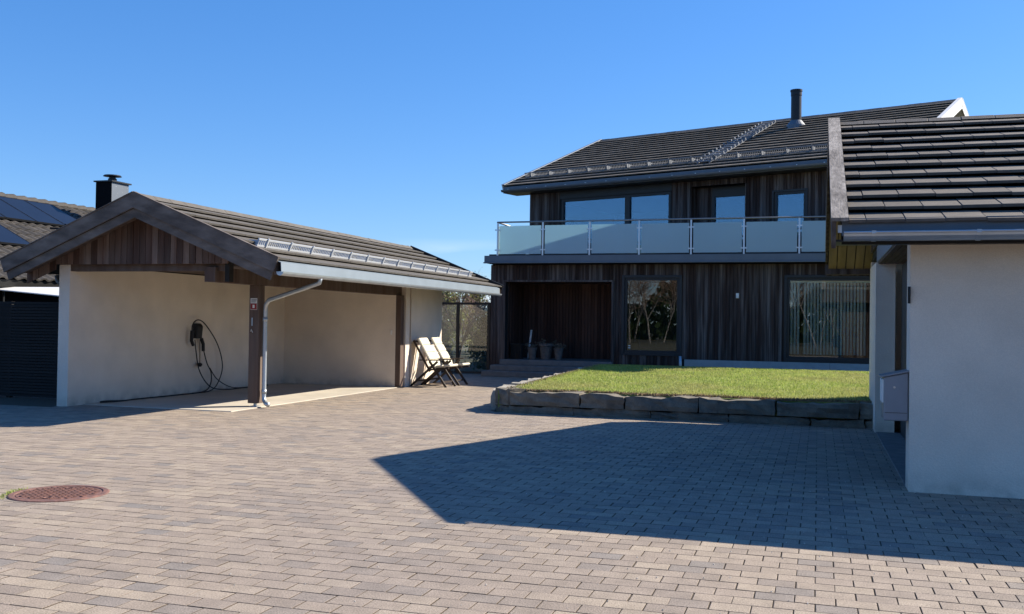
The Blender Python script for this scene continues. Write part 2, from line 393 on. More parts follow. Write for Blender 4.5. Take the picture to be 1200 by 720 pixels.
def snow_guard(F, s0, s1, l, n, parent, m, hgt=.14, stub=.25):
    mb = MB()
    for hh in (.075, .075+hgt): mb.box(s0, s1, l-.012, l+.012, hh-.014, hh+.014, F)
    k = int((s1-s0)/.055)
    for i in range(k):
        s = s0+(i+.5)*(s1-s0)/k; mb.box(s-.007, s+.007, l-.006, l+.006, .085, .065+hgt, F)
    gd = part(mb, 'snow_guard', m, parent)
    for i in range(n):
        s = s0+stub+i*(s1-s0-2*stub)/(n-1); b = MB()
        b.box(s-.016, s+.016, l-.03, l-.013, .03, .11+hgt, F)
        b.prism([(s-.012, l-.02, .03), (s-.012, l+.32, .045), (s-.012, l+.32, .07), (s-.012, l-.02, .09+hgt)], (.024, 0, 0), F)
        part(b, 'bracket', m, gd)
    return gd
def boards(mb, F, s0, s1, z0, z1, holes=(), pitch=.098, t=.022, gap=.009, bottom=None, top=None):
    s = s0
    while s < s1-.02:
        a, b = s, min(s+pitch-gap, s1); s += pitch; mid = (a+b)/2
        lo = bottom(mid) if bottom else z0; hi = top(mid) if top else z1
        segs = [(lo, hi)]
        for (h0, h1, v0, v1) in holes:
            if h0-.03 < mid < h1+.03:
                ns = []
                for (p, q) in segs:
                    if v0 > p: ns.append((p, min(q, v0)))
                    if v1 < q: ns.append((max(p, v1), q))
                segs = [z for z in ns if z[1]-z[0] > .01]
        d = rnd.uniform(0, .007)
        for (p, q) in segs: mb.box(a, b, -t-d, .0, p, q, F)
def window(F, s0, s1, z0, z1, parent, fw=.07, depth=.10, gm=None, room=2.2, mull=(), name='window', glass_in=.06, roomm=None):
    """frame + pane(s) + the dim room behind; F: x along wall, y into the house, z up"""
    fr = MB(); y0, y1 = depth-.05, depth+.05
    fr.box(s0, s1, y0, y1, z0, z0+fw, F).box(s0, s1, y0, y1, z1-fw, z1, F)
    fr.box(s0, s0+fw, y0, y1, z0+fw, z1-fw, F).box(s1-fw, s1, y0, y1, z0+fw, z1-fw, F)
    for c, w in mull: fr.box(c-w/2, c+w/2, y0-.004, y1, z0+fw, z1-fw, F)
    wnd = part(fr, name, m_dark, parent)
    cuts = [s0+fw]+[v for c, w in mull for v in (c-w/2, c+w/2)]+[s1-fw]
    for a, b in zip(cuts[::2], cuts[1::2]):
        part(MB().box(a-.003, b+.003, y0+glass_in-.006, y0+glass_in+.006, z0+fw-.003, z1-fw+.003, F), 'pane', gm or m_glass, wnd)
    if room is None: return wnd
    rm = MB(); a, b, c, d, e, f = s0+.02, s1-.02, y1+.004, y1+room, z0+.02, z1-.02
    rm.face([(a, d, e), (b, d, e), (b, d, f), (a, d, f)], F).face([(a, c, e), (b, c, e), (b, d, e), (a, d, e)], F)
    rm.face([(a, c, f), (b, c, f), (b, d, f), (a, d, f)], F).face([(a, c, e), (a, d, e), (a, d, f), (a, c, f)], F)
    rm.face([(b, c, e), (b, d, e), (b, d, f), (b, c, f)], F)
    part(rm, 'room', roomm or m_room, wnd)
    return wnd

# ------------------------------------------------------------------ the house
house = thing('house', (-3.5, 27, 0), 'two-storey dark timber house with balcony and charcoal tiled roof', 'house')
FW_ = frame((0, 27, 0), (1, 0, 0), (0, 1, 0), (0, 0, 1))
HX0, HX1 = -9.13, 4.2
PORCH = (-8.69, -5.55, .47, 2.72); W1 = (-5.19, -3.66, .74, 2.84); W2 = (-.80, 1.37, .67, 2.84)
core = MB()
for a, b, c, d in ((HX0, PORCH[0], 0, 3.22), (PORCH[1], W1[0], 0, 3.22), (W1[1], W2[0], 0, 3.22), (W2[1], HX1, 0, 3.22),
                   (PORCH[0], PORCH[1], PORCH[3], 3.22), (PORCH[0], PORCH[1], 0, PORCH[2]),
                   (W1[0], W1[1], W1[3], 3.22), (W1[0], W1[1], 0, W1[2]), (W2[0], W2[1], W2[3], 3.22), (W2[0], W2[1], 0, W2[2])):
    core.box(a, b, 27.001, 27.2, c, d)
core.box(HX0, HX0+.2, 27.2, 37, 0, 3.22).box(HX1-.2, HX1, 27.2, 37, 0, 3.22).box(HX0, HX1, 37, 37.2, 0, 3.22)
wall = part(core, 'ground_floor_wall', m_under, house)
cl = MB(); boards(cl, FW_, HX0-.02, HX1, .02, 3.21, holes=((PORCH[0], PORCH[1], -1, PORCH[3]), (W1[0], W1[1], W1[2], W1[3]), (W2[0], W2[1], W2[2], W2[3]), (-3.52, HX1, -1, .59)))
part(cl, 'cladding', m_board, wall, kind='stuff')
sidecl = MB(); boards(sidecl, frame((HX0, 27, 0), (0, 1, 0), (1, 0, 0), (0, 0, 1)), 0, 10.2, .02, 3.21)
part(sidecl, 'side_cladding', m_board, wall, kind='stuff')
# porch recess
pr = MB(); x0, x1, z0, z1 = PORCH
FP = frame((0, 28.75, 0), (1, 0, 0), (0, 1, 0), (0, 0, 1))
boards(pr, FP, x0, x1, z0, z1)
boards(pr, frame((x1, 27.2, 0), (0, 1, 0), (1, 0, 0), (0, 0, 1)), 0, 1.55, z0, z1)
boards(pr, frame((x0, 27.2, 0), (0, 1, 0), (-1, 0, 0), (0, 0, 1)), 0, 1.55, z0, z1)
porch = part(pr, 'porch_lining', m_board_red, house, kind='stuff')
part(MB().box(x0-.02, x1+.02, 27.2, 28.8, z1, z1+.05), 'porch_ceiling', m_board_red, house)
part(MB().box(x0, x1, 27.0, 28.75, .3, z0), 'porch_floor', m_step, house)
pf = MB(); pf.box(x0-.06, x0, 26.93, 27.05, z0, z1+.05).box(x1, x1+.06, 26.93, 27.05, z0, z1+.05).box(x0, x1, 26.935, 27.05, z1, z1+.05)
part(pf, 'porch_trim', m_board, house)
for k, (sx, sy, sz) in enumerate(((-9.12, 26.14, .155), (-8.98, 26.48, .312), (-8.80, 26.82, .47))):
    part(MB().box(sx, -5.5, sy, 26.99, (0, .157, .314)[k], sz), 'step', m_step, house, .012)
# ground-floor windows with trim
def trim(s0, s1, z0, z1, parent, F=FW_, w=.07):
    mb = MB(); mb.box(s0-w, s0, -.05, .05, z0-w, z1+w, F).box(s1, s1+w, -.05, .05, z0-w, z1+w, F)
    mb.box(s0, s1, -.052, .05, z1, z1+w, F).box(s0, s1, -.055, .05, z0-w, z0, F)
    return part(mb, 'window_trim', m_dark, parent)
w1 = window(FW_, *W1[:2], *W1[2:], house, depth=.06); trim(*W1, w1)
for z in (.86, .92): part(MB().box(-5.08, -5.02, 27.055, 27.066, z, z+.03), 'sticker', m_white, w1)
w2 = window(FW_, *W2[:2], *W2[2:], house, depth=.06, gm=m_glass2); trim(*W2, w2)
for i in range(23):
    s = -.68+i*.084; c, d = math.cos(.95)*.044, math.sin(.95)*.044
    if i in (3,): continue
    part(MB().prism([(s-c, 27.2-d, .80), (s+c, 27.2+d, .80), (s+c+.003, 27.2+d, .80), (s-c+.003, 27.2-d, .80)], (0, 0, 1.92)), 'blind_slat', m_blind, w2)
part(MB().box(-.72, 1.29, 27.15, 27.25, 2.715, 2.765), 'blind_track', m_white, w2)
fo = MB(); fo.box(-3.50, .30, 26.95, 27, .0, .59).box(.308, HX1, 26.95, 27, .0, .59)
part(fo, 'foundation', m_found, house)
part(MB().tube([(-3.60, 26.9, .2), (-3.60, 26.9, .68)], .045, 12), 'vent_pipe', m_zinc, house, smooth=True)
part(MB().box(-2.13, -2.05, 26.93, 26.976, 2.28, 2.42).box(-2.12, -2.06, 26.915, 26.93, 2.29, 2.36), 'outdoor_socket', m_white, house, .006)
# balcony
bal = part(MB().box(-9.2, 2.6, 26.62, 28.2, 3.24, 3.44).prism([(-9.2, 28.2, 3.24), (-9.2, 31.2, 3.24), (2.6, 28.2, 3.24)], (0, 0, .2)), 'balcony', m_under, house)
part(MB().box(-9.22, 2.6, 26.56, 26.62, 3.27, 3.455).box(-9.24, 2.6, 26.52, 26.63, 3.235, 3.265).box(-9.24, -9.18, 26.62, 31.2, 3.27, 3.455), 'balcony_fascia', m_zincd, bal)
part(MB().box(-9.1, 2.6, 26.64, 26.72, 3.456, 3.50), 'deck_edge', m_dark, bal)
posts = [-8.84, -7.49, -6.13, -4.73, -3.31, -1.91, -.49, .92]
for i, px in enumerate(posts):
    b = part(MB().box(px-.022, px+.022, 26.60, 26.64, 3.46, 4.40), 'baluster', m_alu, bal)
    for zz in (3.62, 4.2):
        part(MB().box(px-.085, px+.085, 26.615, 26.655, zz-.018, zz+.018), 'glass_clamp', m_alu, bal)
    if i < len(posts)-1:
        part(MB().box(px+.055, posts[i+1]-.055, 26.628, 26.638, 3.505, 4.315), 'glass_panel', m_frost, bal)
part(MB().tube([(-8.85, 26.62, 4.42), (2.5, 26.62, 4.42)], .024, 10).tube([(-8.85, 26.62, 4.42), (-8.85, 30.7, 4.42)], .024, 10), 'handrail', m_rail, bal, smooth=True)
for y in (28.0, 29.4):
    part(MB().box(-8.862, -8.838, y-.02, y+.02, 3.46, 4.40), 'baluster', m_alu, bal)
for y0, y1 in ((26.7, 27.95), (28.05, 29.35)):
    part(MB().box(-8.855, -8.845, y0, y1, 3.505, 4.315), 'glass_panel', m_frost, bal)
# upper storey, turned 18.6 degrees against the ground floor
A2 = math.radians(18.64)
U2 = Vector((math.cos(A2), -math.sin(A2), 0)); V2 = Vector((math.sin(A2), math.cos(A2), 0))
FU = frame((.2, 27.7, 0), U2, V2, (0, 0, 1))
US0, US1 = -9.82, 1.75
BW = (-8.60, -4.70, 3.55, 5.53); DR = (-4.05, -2.35, 3.46, 5.62); SW = (-1.48, -.57, 4.0, 5.29)
uc = MB()
for a, b, c, d in ((US0, BW[0], 3.44, 5.95), (BW[1], DR[0], 3.44, 5.95), (DR[1], SW[0], 3.44, 5.95), (SW[1], US1, 3.44, 5.95),
                   (BW[0], BW[1], BW[3], 5.95), (BW[0], BW[1], 3.44, BW[2]), (DR[0], DR[1], DR[3], 5.95),
                   (SW[0], SW[1], SW[3], 5.95), (SW[0], SW[1], 3.44, SW[2])):
    uc.box(a, b, .001, .2, c, d, FU)
for a, b, c, d in ((.2, 1.85, 3.44, 5.95), (2.35, 2.55, 3.44, 5.95), (3.95, 10.6, 3.44, 5.95), (1.85, 2.35, 5.12, 5.95), (2.55, 3.95, 5.12, 5.95), (1.85, 2.35, 3.44, 3.6), (2.55, 3.95, 3.44, 3.6)):
    uc.box(US0, US0+.2, a, b, c, d, FU)
uc.box(US1-.2, US1, .2, 10.6, 3.44, 5.95, FU).box(US0, US1, 10.6, 10.8, 3.44, 5.95, FU)
RT_ = 5.50
uc.prism([(US1-.2, 0, 5.95), (US1-.2, 10.6, 5.95), (US1-.2, RT_, 8.1)], (.19, 0, 0), FU)
up = part(uc, 'upper_wall', m_under, house)
cl = MB(); boards(cl, FU, US0-.02, US1, 3.45, 5.93, holes=((BW[0], BW[1], BW[2], BW[3]+.03), DR, SW))
part(cl, 'cladding', m_board, up, kind='stuff')
part(MB().box(BW[0]-.05, BW[1]+.05, -.035, -.024, BW[3]+.02, 5.92, FU), 'window_head_panel', m_dark, up)
bw = window(FU, *BW, house, depth=.05, gm=m_glassu, mull=((-6.18, .17),), fw=.07, room=None)
rm = MB(); a, b, c, d, e, f = US0+.2, BW[1]+.3, .2, 5.2, 3.46, 5.62
rm.face([(a, d, e), (b, d, e), (b, d, f), (a, d, f)], FU).face([(a, c, e), (b, c, e), (b, d, e), (a, d, e)], FU)
rm.face([(a, c, f), (b, c, f), (b, d, f), (a, d, f)], FU).face([(b, c, e), (b, d, e), (b, d, f), (b, c, f)], FU)
part(rm, 'room', mat('living_room_walls', (.10, .10, .105), .9, bump=0), bw)
for t0, t1 in ((1.85, 2.35), (2.55, 3.95)):
    fr = MB().box(US0+.06, US0+.12, t0, t0+.05, 3.6, 5.12, FU).box(US0+.06, US0+.12, t1-.05, t1, 3.6, 5.12, FU).box(US0+.06, US0+.12, t0+.05, t1-.05, 3.6, 3.66, FU).box(US0+.06, US0+.12, t0+.05, t1-.05, 5.06, 5.12, FU)
    gw_ = part(fr, 'window', m_dark, house)
    part(MB().box(US0+.085, US0+.095, t0+.048, t1-.048, 3.658, 5.062, FU), 'pane', glass('gable_pane', .0, tint=(.85, .93, .95)), gw_)
sw = window(FU, *SW, house, depth=.04, gm=m_glassu); trim(*SW, sw, FU, .05)
window(FU, DR[0]+.52, DR[1]+.06, DR[2], DR[3]-.22, house, depth=.42, gm=m_glassu, fw=.08)
dl = MB(); boards(dl, frame(FU @ Vector((0, .40, 0)), U2, V2, (0, 0, 1)), DR[0], DR[0]+.52, 3.46, 5.62)
boards(dl, frame(FU @ Vector((DR[1]+.03, 0, 0)), V2, U2, (0, 0, 1)), 0, .4, 3.46, 5.62)
boards(dl, frame(FU @ Vector((DR[0], 0, 0)), V2, -U2, (0, 0, 1)), 0, .4, 3.46, 5.62)
part(dl, 'door_recess_lining', m_board, house, kind='stuff')
part(MB().box(DR[0], DR[1], .38, .5, DR[3]-.24, DR[3]+.05, FU).box(DR[0], DR[1], 0, .5, DR[3]+.0, DR[3]+.04, FU), 'door_recess_head', m_dark, house)
# roof
EO, EZ = -.62, 5.99; RS0, RS1 = -10.48, 2.25
FR = frame(FU @ Vector((0, EO, EZ)), U2, V2*CS+Vector((0, 0, SN)), Vector((0, 0, CS))-V2*SN)
SLEN = (RT_-EO)/CS
FB = frame(FU @ Vector((0, 2*RT_-EO, EZ)), U2, -V2*CS+Vector((0, 0, SN)), Vector((0, 0, CS))+V2*SN)
roof = part(MB().box(RS0+.02, RS1-.02, .0, SLEN-.002, -.17, -.015, FR).box(RS0+.02, RS1-.02, .0, SLEN-.06, -.17, -.015, FB), 'roof', m_under, house)
NR = 17; LP = SLEN/NR
for i in range(NR):
    part(tile_course(FR, RS0, RS1, i*LP-.04, LP, (i % 2)*.165), 'tile_course', m_tile, roof)
part(MB().box(RS0, RS1, -.04, SLEN, -.014, .03, FB), 'rear_slope', m_tile, roof)
rc = MB(); s = RS0
while s < RS1-.05:
    e = min(s+.40, RS1); k = rnd.uniform(0, .008)
    rc.prism([(s, RT_-.12, EZ+(RT_-EO)*SLOPE+.0), (s, RT_, EZ+(RT_-EO)*SLOPE+.085+k), (s, RT_+.12, EZ+(RT_-EO)*SLOPE+.0)], (e-s-.004, 0, 0), FU); s += .40
part(rc, 'ridge_cap', m_tile, roof)
gt = MB(); gt.box(RS0, RS1, EO-.03, EO+.0, EZ-.20, EZ+.0, FU)
part(gt, 'eave_fascia', m_zincd, roof)
gt = MB(); half_round_gutter(gt, FU @ Vector((RS0, EO-.10, EZ-.11)), FU @ Vector((RS1, EO-.10, EZ-.11)), .075, -V2)
gut = part(gt, 'gutter', m_zincd, house)
for i in range(17):
    s = RS0+.3+i*.74
    part(MB().box(s-.012, s+.012, EO-.185, EO-.03, EZ-.115, EZ-.098, FU), 'gutter_bracket', m_alu, gut)
part(MB().box(RS0+.02, RS1-.02, EO, .1, EZ-.21, EZ-.185, FU), 'soffit', m_dark, roof)
for nm, s0, s1, m in (('barge_board', RS1, RS1+.03, m_white), ('barge_board', RS0-.03, RS0, m_white)):
    b = MB()
    for F in (FR, FB): b.box(s0, s1, -.06, SLEN, -.2, .09, F)
    part(b, nm, m, roof)
b = MB()
for F in (FR, FB): b.box(RS1-.09, RS1+.035, -.06, SLEN, .091, .115, F)
part(b, 'barge_capping', m_white, roof)
b = MB()
for F in (FR, FB): b.box(RS0-.035, RS0+.08, -.06, SLEN, .091, .11, F)
part(b, 'barge_capping', m_zinc, roof)
b = MB()
for F in (FR, FB): b.box(US1, RS1-.02, .05, SLEN-.06, -.19, -.172, F)
part(b, 'gable_soffit', m_white, roof)
snow_guard(FR, RS0+.28, RS1-.3, .92, 17, house, m_guard_shade)
# flue and roof ladder
ch = FU @ Vector((-2.42, 4.25, 0)); cz = EZ+(4.25-EO)*SLOPE
flue = part(MB().lathe((ch.x, ch.y, cz), [(.165, -.2), (.165, 1.0), (.175, 1.01), (.175, 1.13), (.19, 1.14), (.19, 1.2), (.15, 1.21)], 20), 'flue', m_black, house, smooth=False)
part(MB().lathe((ch.x, ch.y, cz), [(.33, -.14), (.30, .05), (.18, .20), (.17, .21)], 20), 'flue_collar', m_zincd, flue)
lad = MB(); SA, SB = -3.78, -3.40
for s in (SA, SB): lad.box(s-.018, s+.018, .55, SLEN-.55, .075, .11, FR)
k = 19
ladder = part(lad, 'roof_ladder', m_guard_shade, house)
for i in range(k):
    l = .65+i*(SLEN-1.3)/(k-1)
    part(MB().box(SA-.06, SB+.06, l-.03, l+.03, .11, .135, FR).box(SA-.06, SA-.03, l-.03, l+.03, .13, .19, FR).box(SB+.03, SB+.06, l-.03, l+.03, .13, .19, FR), 'rung', m_guard_shade, ladder)

# things in the porch
def potplant(x, y, r, hgt, label, twigs=14):
    t = thing('plant_pot', (x, y, .47), label, 'plant pot', None)
    part(MB().lathe((x, y, .47), [(r*.72, 0), (r*.95, hgt*.8), (r*1.06, hgt*.84), (r*1.06, hgt), (r*.85, hgt), (r*.8, hgt*.9)], 18), 'pot', m_pot, t)
    mb = MB()
    for i in range(twigs):
        a = rnd.uniform(0, 6.28); q = rnd.uniform(.3, 1.3)*r
        p0 = Vector((x+.3*r*math.cos(a), y+.3*r*math.sin(a), .47+hgt*.9)); p1 = p0+Vector((q*math.cos(a), q*math.sin(a), rnd.uniform(.03, .14)))
        mb.tube([p0, (p0+p1)/2+Vector((0, 0, .03)), p1], .006, 4)
        for j in range(3):
            d = Vector([rnd.gauss(0, .03) for _ in range(3)]); mb.face([p1+d, p1+d+Vector((.035, .01, .01)), p1+d+Vector((.03, .02, .035)), p1+d+Vector((0, .01, .03))])
    part(mb, 'plant', m_plant, t, kind='stuff'); return t
potplant(-8.0, 27.45, .135, .34, 'grey pot with a dry low plant beside the lantern box on the porch')
potplant(-7.62, 27.6, .205, .46, 'large patterned grey pot standing between two smaller pots on the porch', 6)
potplant(-7.2, 27.45, .135, .34, 'small grey pot with dry drooping plant, next to the large pot away from the box')
lt = thing('lantern_box', (-8.45, 27.4, .47), 'dark slatted box standing in the corner of the porch', 'box')
lb = MB().box(-8.61, -8.29, 27.26, 27.54, .47, .50).box(-8.62, -8.28, 27.25, 27.55, .88, .92)
part(lb, 'box_frame', m_basket, lt)
for i in range(7): part(MB().box(-8.60+i*.046, -8.575+i*.046, 27.262, 27.28, .50, .88), 'slat', m_basket, lt)
part(MB().box(-8.6, -8.3, 27.29, 27.53, .50, .88), 'lining', m_under, lt)
solo(MB().bar((-8.24, 27.85, .47), (-8.22, 28.1, 1.32), .05, .02), 'snow_stake', m_white, (-8.24, 27.85, .47), 'thin pale stake leaning in the porch behind the slatted box', 'stake')

# ------------------------------------------------------------------ glass screen beside the house
gs = thing('glass_screen', (-10.2, 27, 0), 'dark-framed glass wind screen between carport and house', 'glass screen')
part(MB().box(-13.0, -9.16, 26.97, 27.03, 2.04, 2.11), 'top_rail', m_black, gs)
part(MB().box(-13.0, -9.16, 26.975, 27.025, .03, .08), 'bottom_rail', m_black, gs)
for x in (-12.95, -11.6, -10.17, -9.2): part(MB().box(x-.04, x+.04, 26.96, 27.04, 0, 2.04), 'post', m_black, gs)
for a, b in ((-12.91, -11.64), (-11.56, -10.21)): part(MB().box(a, b, 26.995, 27.005, .08, 2.04), 'pane', m_glassc, gs)
part(MB().box(-10.13, -9.24, 26.995, 27.005, .08, 2.04), 'pane', glass('screen_glass_clean', .0, tint=(.9, .92, .92)), gs)

# ------------------------------------------------------------------ retaining wall and lawn
rw = thing('retaining_wall', (-2, 15.9, 0), 'low retaining wall of rough grey stone blocks around the lawn', 'retaining wall')
def stone(p0, p1, thick, z0, z1, m, name='stone', side=1):
    """rough block between ground points p0 and p1, running back by thick to the left of p0->p1"""
    p0, p1 = Vector((*p0, 0)), Vector((*p1, 0)); t = (p1-p0); Lh = t.length; t.normalize(); n = Vector((-t.y, t.x, 0))*side
    F = frame(p0, t, n, (0, 0, 1)); nx = max(3, int(Lh/.16)); bm = bmesh.new()
    bmesh.ops.create_cube(bm, size=1)
    bmesh.ops.subdivide_edges(bm, edges=[e for e in bm.edges if abs((e.verts[0].co-e.verts[1].co).x) > .5], cuts=nx, use_grid_fill=True)
    bmesh.ops.subdivide_edges(bm, edges=[e for e in bm.edges if abs((e.verts[0].co-e.verts[1].co).z) > .5], cuts=2, use_grid_fill=True)
    ph = rnd.uniform(0, 9)
    for v in bm.verts:
        x, y, z = v.co
        X = .008+(x+.5)*(Lh-.016); Y = (y+.5)*thick; Zz = z0+.006+(z+.5)*(z1-z0-.012)
        j = .014
        if y < 0: Y += rnd.uniform(-.024, .026)
        if z > .4: Zz += rnd.uniform(-.026, .018)+.014*math.sin(X*4+ph)
        if abs(x) > .49: X += rnd.uniform(-j, j)
        if y < -.4 and (z > .4 or abs(x) > .49): Y += .02
        v.co = F @ Vector((X, Y, Zz))
    bmesh.ops.recalc_face_normals(bm, faces=bm.faces)
    me = bpy.data.meshes.new(name); loc = BASE[rw.name]
    bmesh.ops.translate(bm, verts=bm.verts, vec=-loc); bm.to_mesh(me); bm.free(); me.materials.append(m)
    o = bpy.data.objects.new(name, me); COL.objects.link(o); o.parent = rw; BASE[o.name] = loc; return o
top = [-5.02, -3.78, -3.03, -1.83, -.62, .62, 1.85, 3.2]
for a, b in zip(top, top[1:]): stone((a, 15.84), (b, 15.83), .42, .135, .375+rnd.uniform(-.012, .012), m_stone)
bot = [-5.05, -3.9, -2.6, -1.35, -.1, .7, 1.9, 3.2]
for a, b in zip(bot, bot[1:]): stone((a, 15.86), (b, 15.86), .40, -.05, .13, m_stone)
stone((-5.42, 16.25), (-5.04, 15.845), .36, .12, .40, m_stone); stone((-5.42, 16.25), (-5.06, 15.87), .34, -.05, .115, m_stone)
ysd = [24.6, 23.2, 21.9, 20.3, 18.9, 17.5, 16.27]
for i, (a, b) in enumerate(zip(ysd, ysd[1:])):
    xa, xb = -5.62+.12*(i/6), -5.62+.12*((i+1)/6)
    stone((xa, a), (xb, b), .40, -.05, .37+.07*(6-i)/6+rnd.uniform(-.012, .012), m_stonetop)
stone((-5.6, 26.1), (-5.6, 24.62), .3, -.05, .44, m_stonetop)
def lz(y): return .362+(CREST-.362)*(y-16.1)/7.6 if y < 23.7 else CREST-(CREST-.36)*(y-23.7)/3.25
CREST = .51
lawn = struct(MB().prism([(-5.3, 16.1, -.04), (-5.3, 26.95, -.04), (-5.3, 26.95, .36), (-5.3, 23.7, CREST), (-5.3, 16.1, .362)], (8.6, 0, 0)), 'lawn', m_turf)
gr = MB()
def blade(mb, x, y, z, hh, w):
    a = rnd.uniform(0, 3.14); c, s = math.cos(a)*w, math.sin(a)*w; lx, ly = rnd.gauss(0, .5)*hh, rnd.gauss(0, .5)*hh
    i = len(mb.v); mb.v += [Vector((x-c, y-s, z)), Vector((x+c, y+s, z)), Vector((x+lx, y+ly, z+hh))]; mb.f.append([i, i+1, i+2])
for _ in range(120000):
    x = rnd.uniform(-5.2, 2.2); y = rnd.uniform(16.2, 26.93)
    if x < -4.8 and y < 16.6: continue
    blade(gr, x, y, lz(y)-.003, rnd.uniform(.018, .05), rnd.uniform(.004, .008))
part(gr, 'grass', m_grass, lawn, kind='stuff')
dr = MB()
for _ in range(9000):
    x = rnd.uniform(-5.1, 2.6); y = 16.13+abs(rnd.gauss(0, .09))+.05*math.sin(x*3)
    blade(dr, x, y, lz(y)-.002, rnd.uniform(.01, .055), rnd.uniform(.005, .014))
for _ in range(2500):
    y = rnd.uniform(16.3, 24.5); blade(dr, -5.2+rnd.gauss(0, .05), y, lz(y)-.002, rnd.uniform(.01, .04), .009)
part(dr, 'dry_edge_moss', m_dry, lawn, kind='stuff')

# ------------------------------------------------------------------ garage on the right
gar = thing('garage', (4, 13.5, 0), 'white rendered garage with charcoal tiled roof beside the driveway', 'garage')
GX0, GX1 = .83, 7.2; GY, GE, GR, GB = 9.93, 9.45, 13.95, 17.6; GZ = 2.545
gw = MB(); gw.box(GX0, GX1, GY, 10.28, -.04, 2.62).box(GX1-.25, GX1, 10.28, 17.3, -.04, 2.62).box(GX0, GX1, 17.05, 17.3, -.04, 2.62)
gw.box(GX0-.02, 1.08, 15.33, 17.05, -.04, 2.51).box(1.20, 1.45, 10.28, 15.33, -.04, 2.51)
wallg = part(gw, 'wall', m_render, gar)
part(MB().box(GX0-.004, 1.2, 10.28, 15.33, -.04, .01), 'threshold_slab', m_step, gar, .004)
rcl = MB(); boards(rcl, frame((0, 17.3, 0), (1, 0, 0), (0, -1, 0), (0, 0, 1)), GX0, GX1, .05, 2.6); part(rcl, 'rear_cladding', m_board, gar, kind='stuff')
part(MB().box(GX0-.01, 1.45, 10.28, 15.36, 2.51, 2.74), 'lintel', m_mail, gar)
for i in range(5): part(MB().box(GX0+.01+i*.075, GX0+.075+i*.075, 10.285, 15.325, 2.486, 2.508), 'lintel_board', m_gable_i, gar)
dd = part(MB().box(1.16, 1.20, 10.5, 12.9, .02, 2.46), 'side_door', m_dark, gar)
part(MB().box(1.13, 1.16, 12.7, 12.74, .95, 1.1), 'handle', m_alu, dd)
part(MB().box(1.15, 1.195, 13.2, 15.1, .02, 2.46), 'side_door', m_dark, gar)
# gable wall above the lintel
gg = MB(); boards(gg, frame((GX0, 0, 0), (0, 1, 0), (1, 0, 0), (0, 0, 1)), 10.0, 17.3, 2.6, 3, bottom=lambda y: 2.63 if y < 10.28 else 2.75, top=lambda y: max(2.642 if y < 10.28 else 2.762, GZ-.28+SLOPE*((y-GE) if y < GR else (2*GR-GE-y))))
part(gg, 'gable_cladding', m_board, gar, kind='stuff')
part(MB().prism([(GX0+.01, 9.95, 2.62), (GX0+.01, 17.3, 2.62), (GX0+.01, 17.3, 2.9), (GX0+.01, GR, 4.15), (GX0+.01, 9.95, 2.63)], (.1, 0, 0)), 'gable_wall', m_under, gar)
RX0, RX1 = .26, 7.6
GRZ = GZ-.085
FG = frame((0, GE, GRZ), (1, 0, 0), (0, CS, SN), (0, -SN, CS)); GL = (GR-GE)/CS
FGB = frame((0, 2*GR-GE, GRZ), (1, 0, 0), (0, -CS, SN), (0, SN, CS)); GB0 = (2*GR-GE-GB)/CS
groof = part(MB().box(RX0-.06, RX1, 0, GL-.002, -.16, -.012, FG).box(RX0-.06, RX1, GB0, GL-.06, -.16, -.012, FGB), 'roof', m_under, gar)
NT, TW, TE = 11, .333, .092; TL = (GL-.04)/NT
def tile_mesh(w):
    mb = MB(); mb.hexa([(0, 0, TE-.032), (w-.005, 0, TE-.032), (w-.005, TL+.06, -.012), (0, TL+.06, -.012),
                        (0, 0, TE), (w-.005, 0, TE), (w-.005, TL+.06, .022), (0, TL+.06, .022)])
    me = mb.mesh('roof_tile', m_tile_o); bm = bmesh.new(); bm.from_mesh(me)
    bmesh.ops.bevel(bm, geom=[e for e in bm.edges if e.calc_length() > .1], offset=.004, segments=1, affect='EDGES'); bm.to_mesh(me); bm.free(); return me
tfull, thalf = tile_mesh(TW), tile_mesh(TW*.45)
for r in range(NT):
    x = RX0; first = r % 2 == 0
    while x < RX1-.1:
        me = thalf if first else tfull; w = TW*.45 if first else TW; first = False
        M = FG @ Matrix.Translation((x, -.05+r*TL+rnd.gauss(0, .003), rnd.gauss(0, .0022))) @ Matrix.Rotation(rnd.gauss(0, .003), 4, 'Z') @ Matrix.Rotation(rnd.gauss(0, .0012), 4, 'Y')
        piece('roof_tile', me, M, groof); x += w
for r in range(9): part(tile_course(FGB, RX0, RX1, GB0+r*.43, .43, (r % 2)*.165), 'tile_course', m_tile, groof)
x = RX0-.1; gz = GRZ+(GR-GE)*SLOPE
while x < RX1:
    mb = MB(); k = rnd.uniform(0, .006)
    mb.prism([(x, GR-.15, gz-.005+k), (x, GR-.06, gz+.055+k), (x, GR+.06, gz+.055+k), (x, GR+.15, gz-.005+k)], (.396, 0, 0)); part(mb, 'ridge_tile', m_tile, groof, .006); x += .40
b = MB(); b.box(.105, .255, -.10, GL-.0, .094, .128, FG).box(.105, .255, GB0-.1, GL, .094, .128, FGB)
part(b, 'barge_capping', m_greywood, groof, label='weathered silver-grey timber capping board along the roof edge')
b = MB(); b.box(.11, .15, -.08, GL, -.17, .093, FG).box(.11, .15, GB0-.08, GL, -.17, .093, FGB)
part(b, 'barge_board', m_board, groof)
part(MB().box(.20, RX1, GE-.028, GE-.002, GZ-.16, GZ+.0), 'eave_fascia', m_zincd, groof)
gt = MB(); half_round_gutter(gt, (.215, GE-.10, GZ-.145), (RX1, GE-.10, GZ-.145), .072, (0, -1, 0))
gut = part(gt, 'gutter', m_zinc, gar)
part(MB().tube([(.215, GE-.172, GZ-.143), (RX1, GE-.172, GZ-.143)], .011, 8), 'gutter_bead', m_zinc, gut)
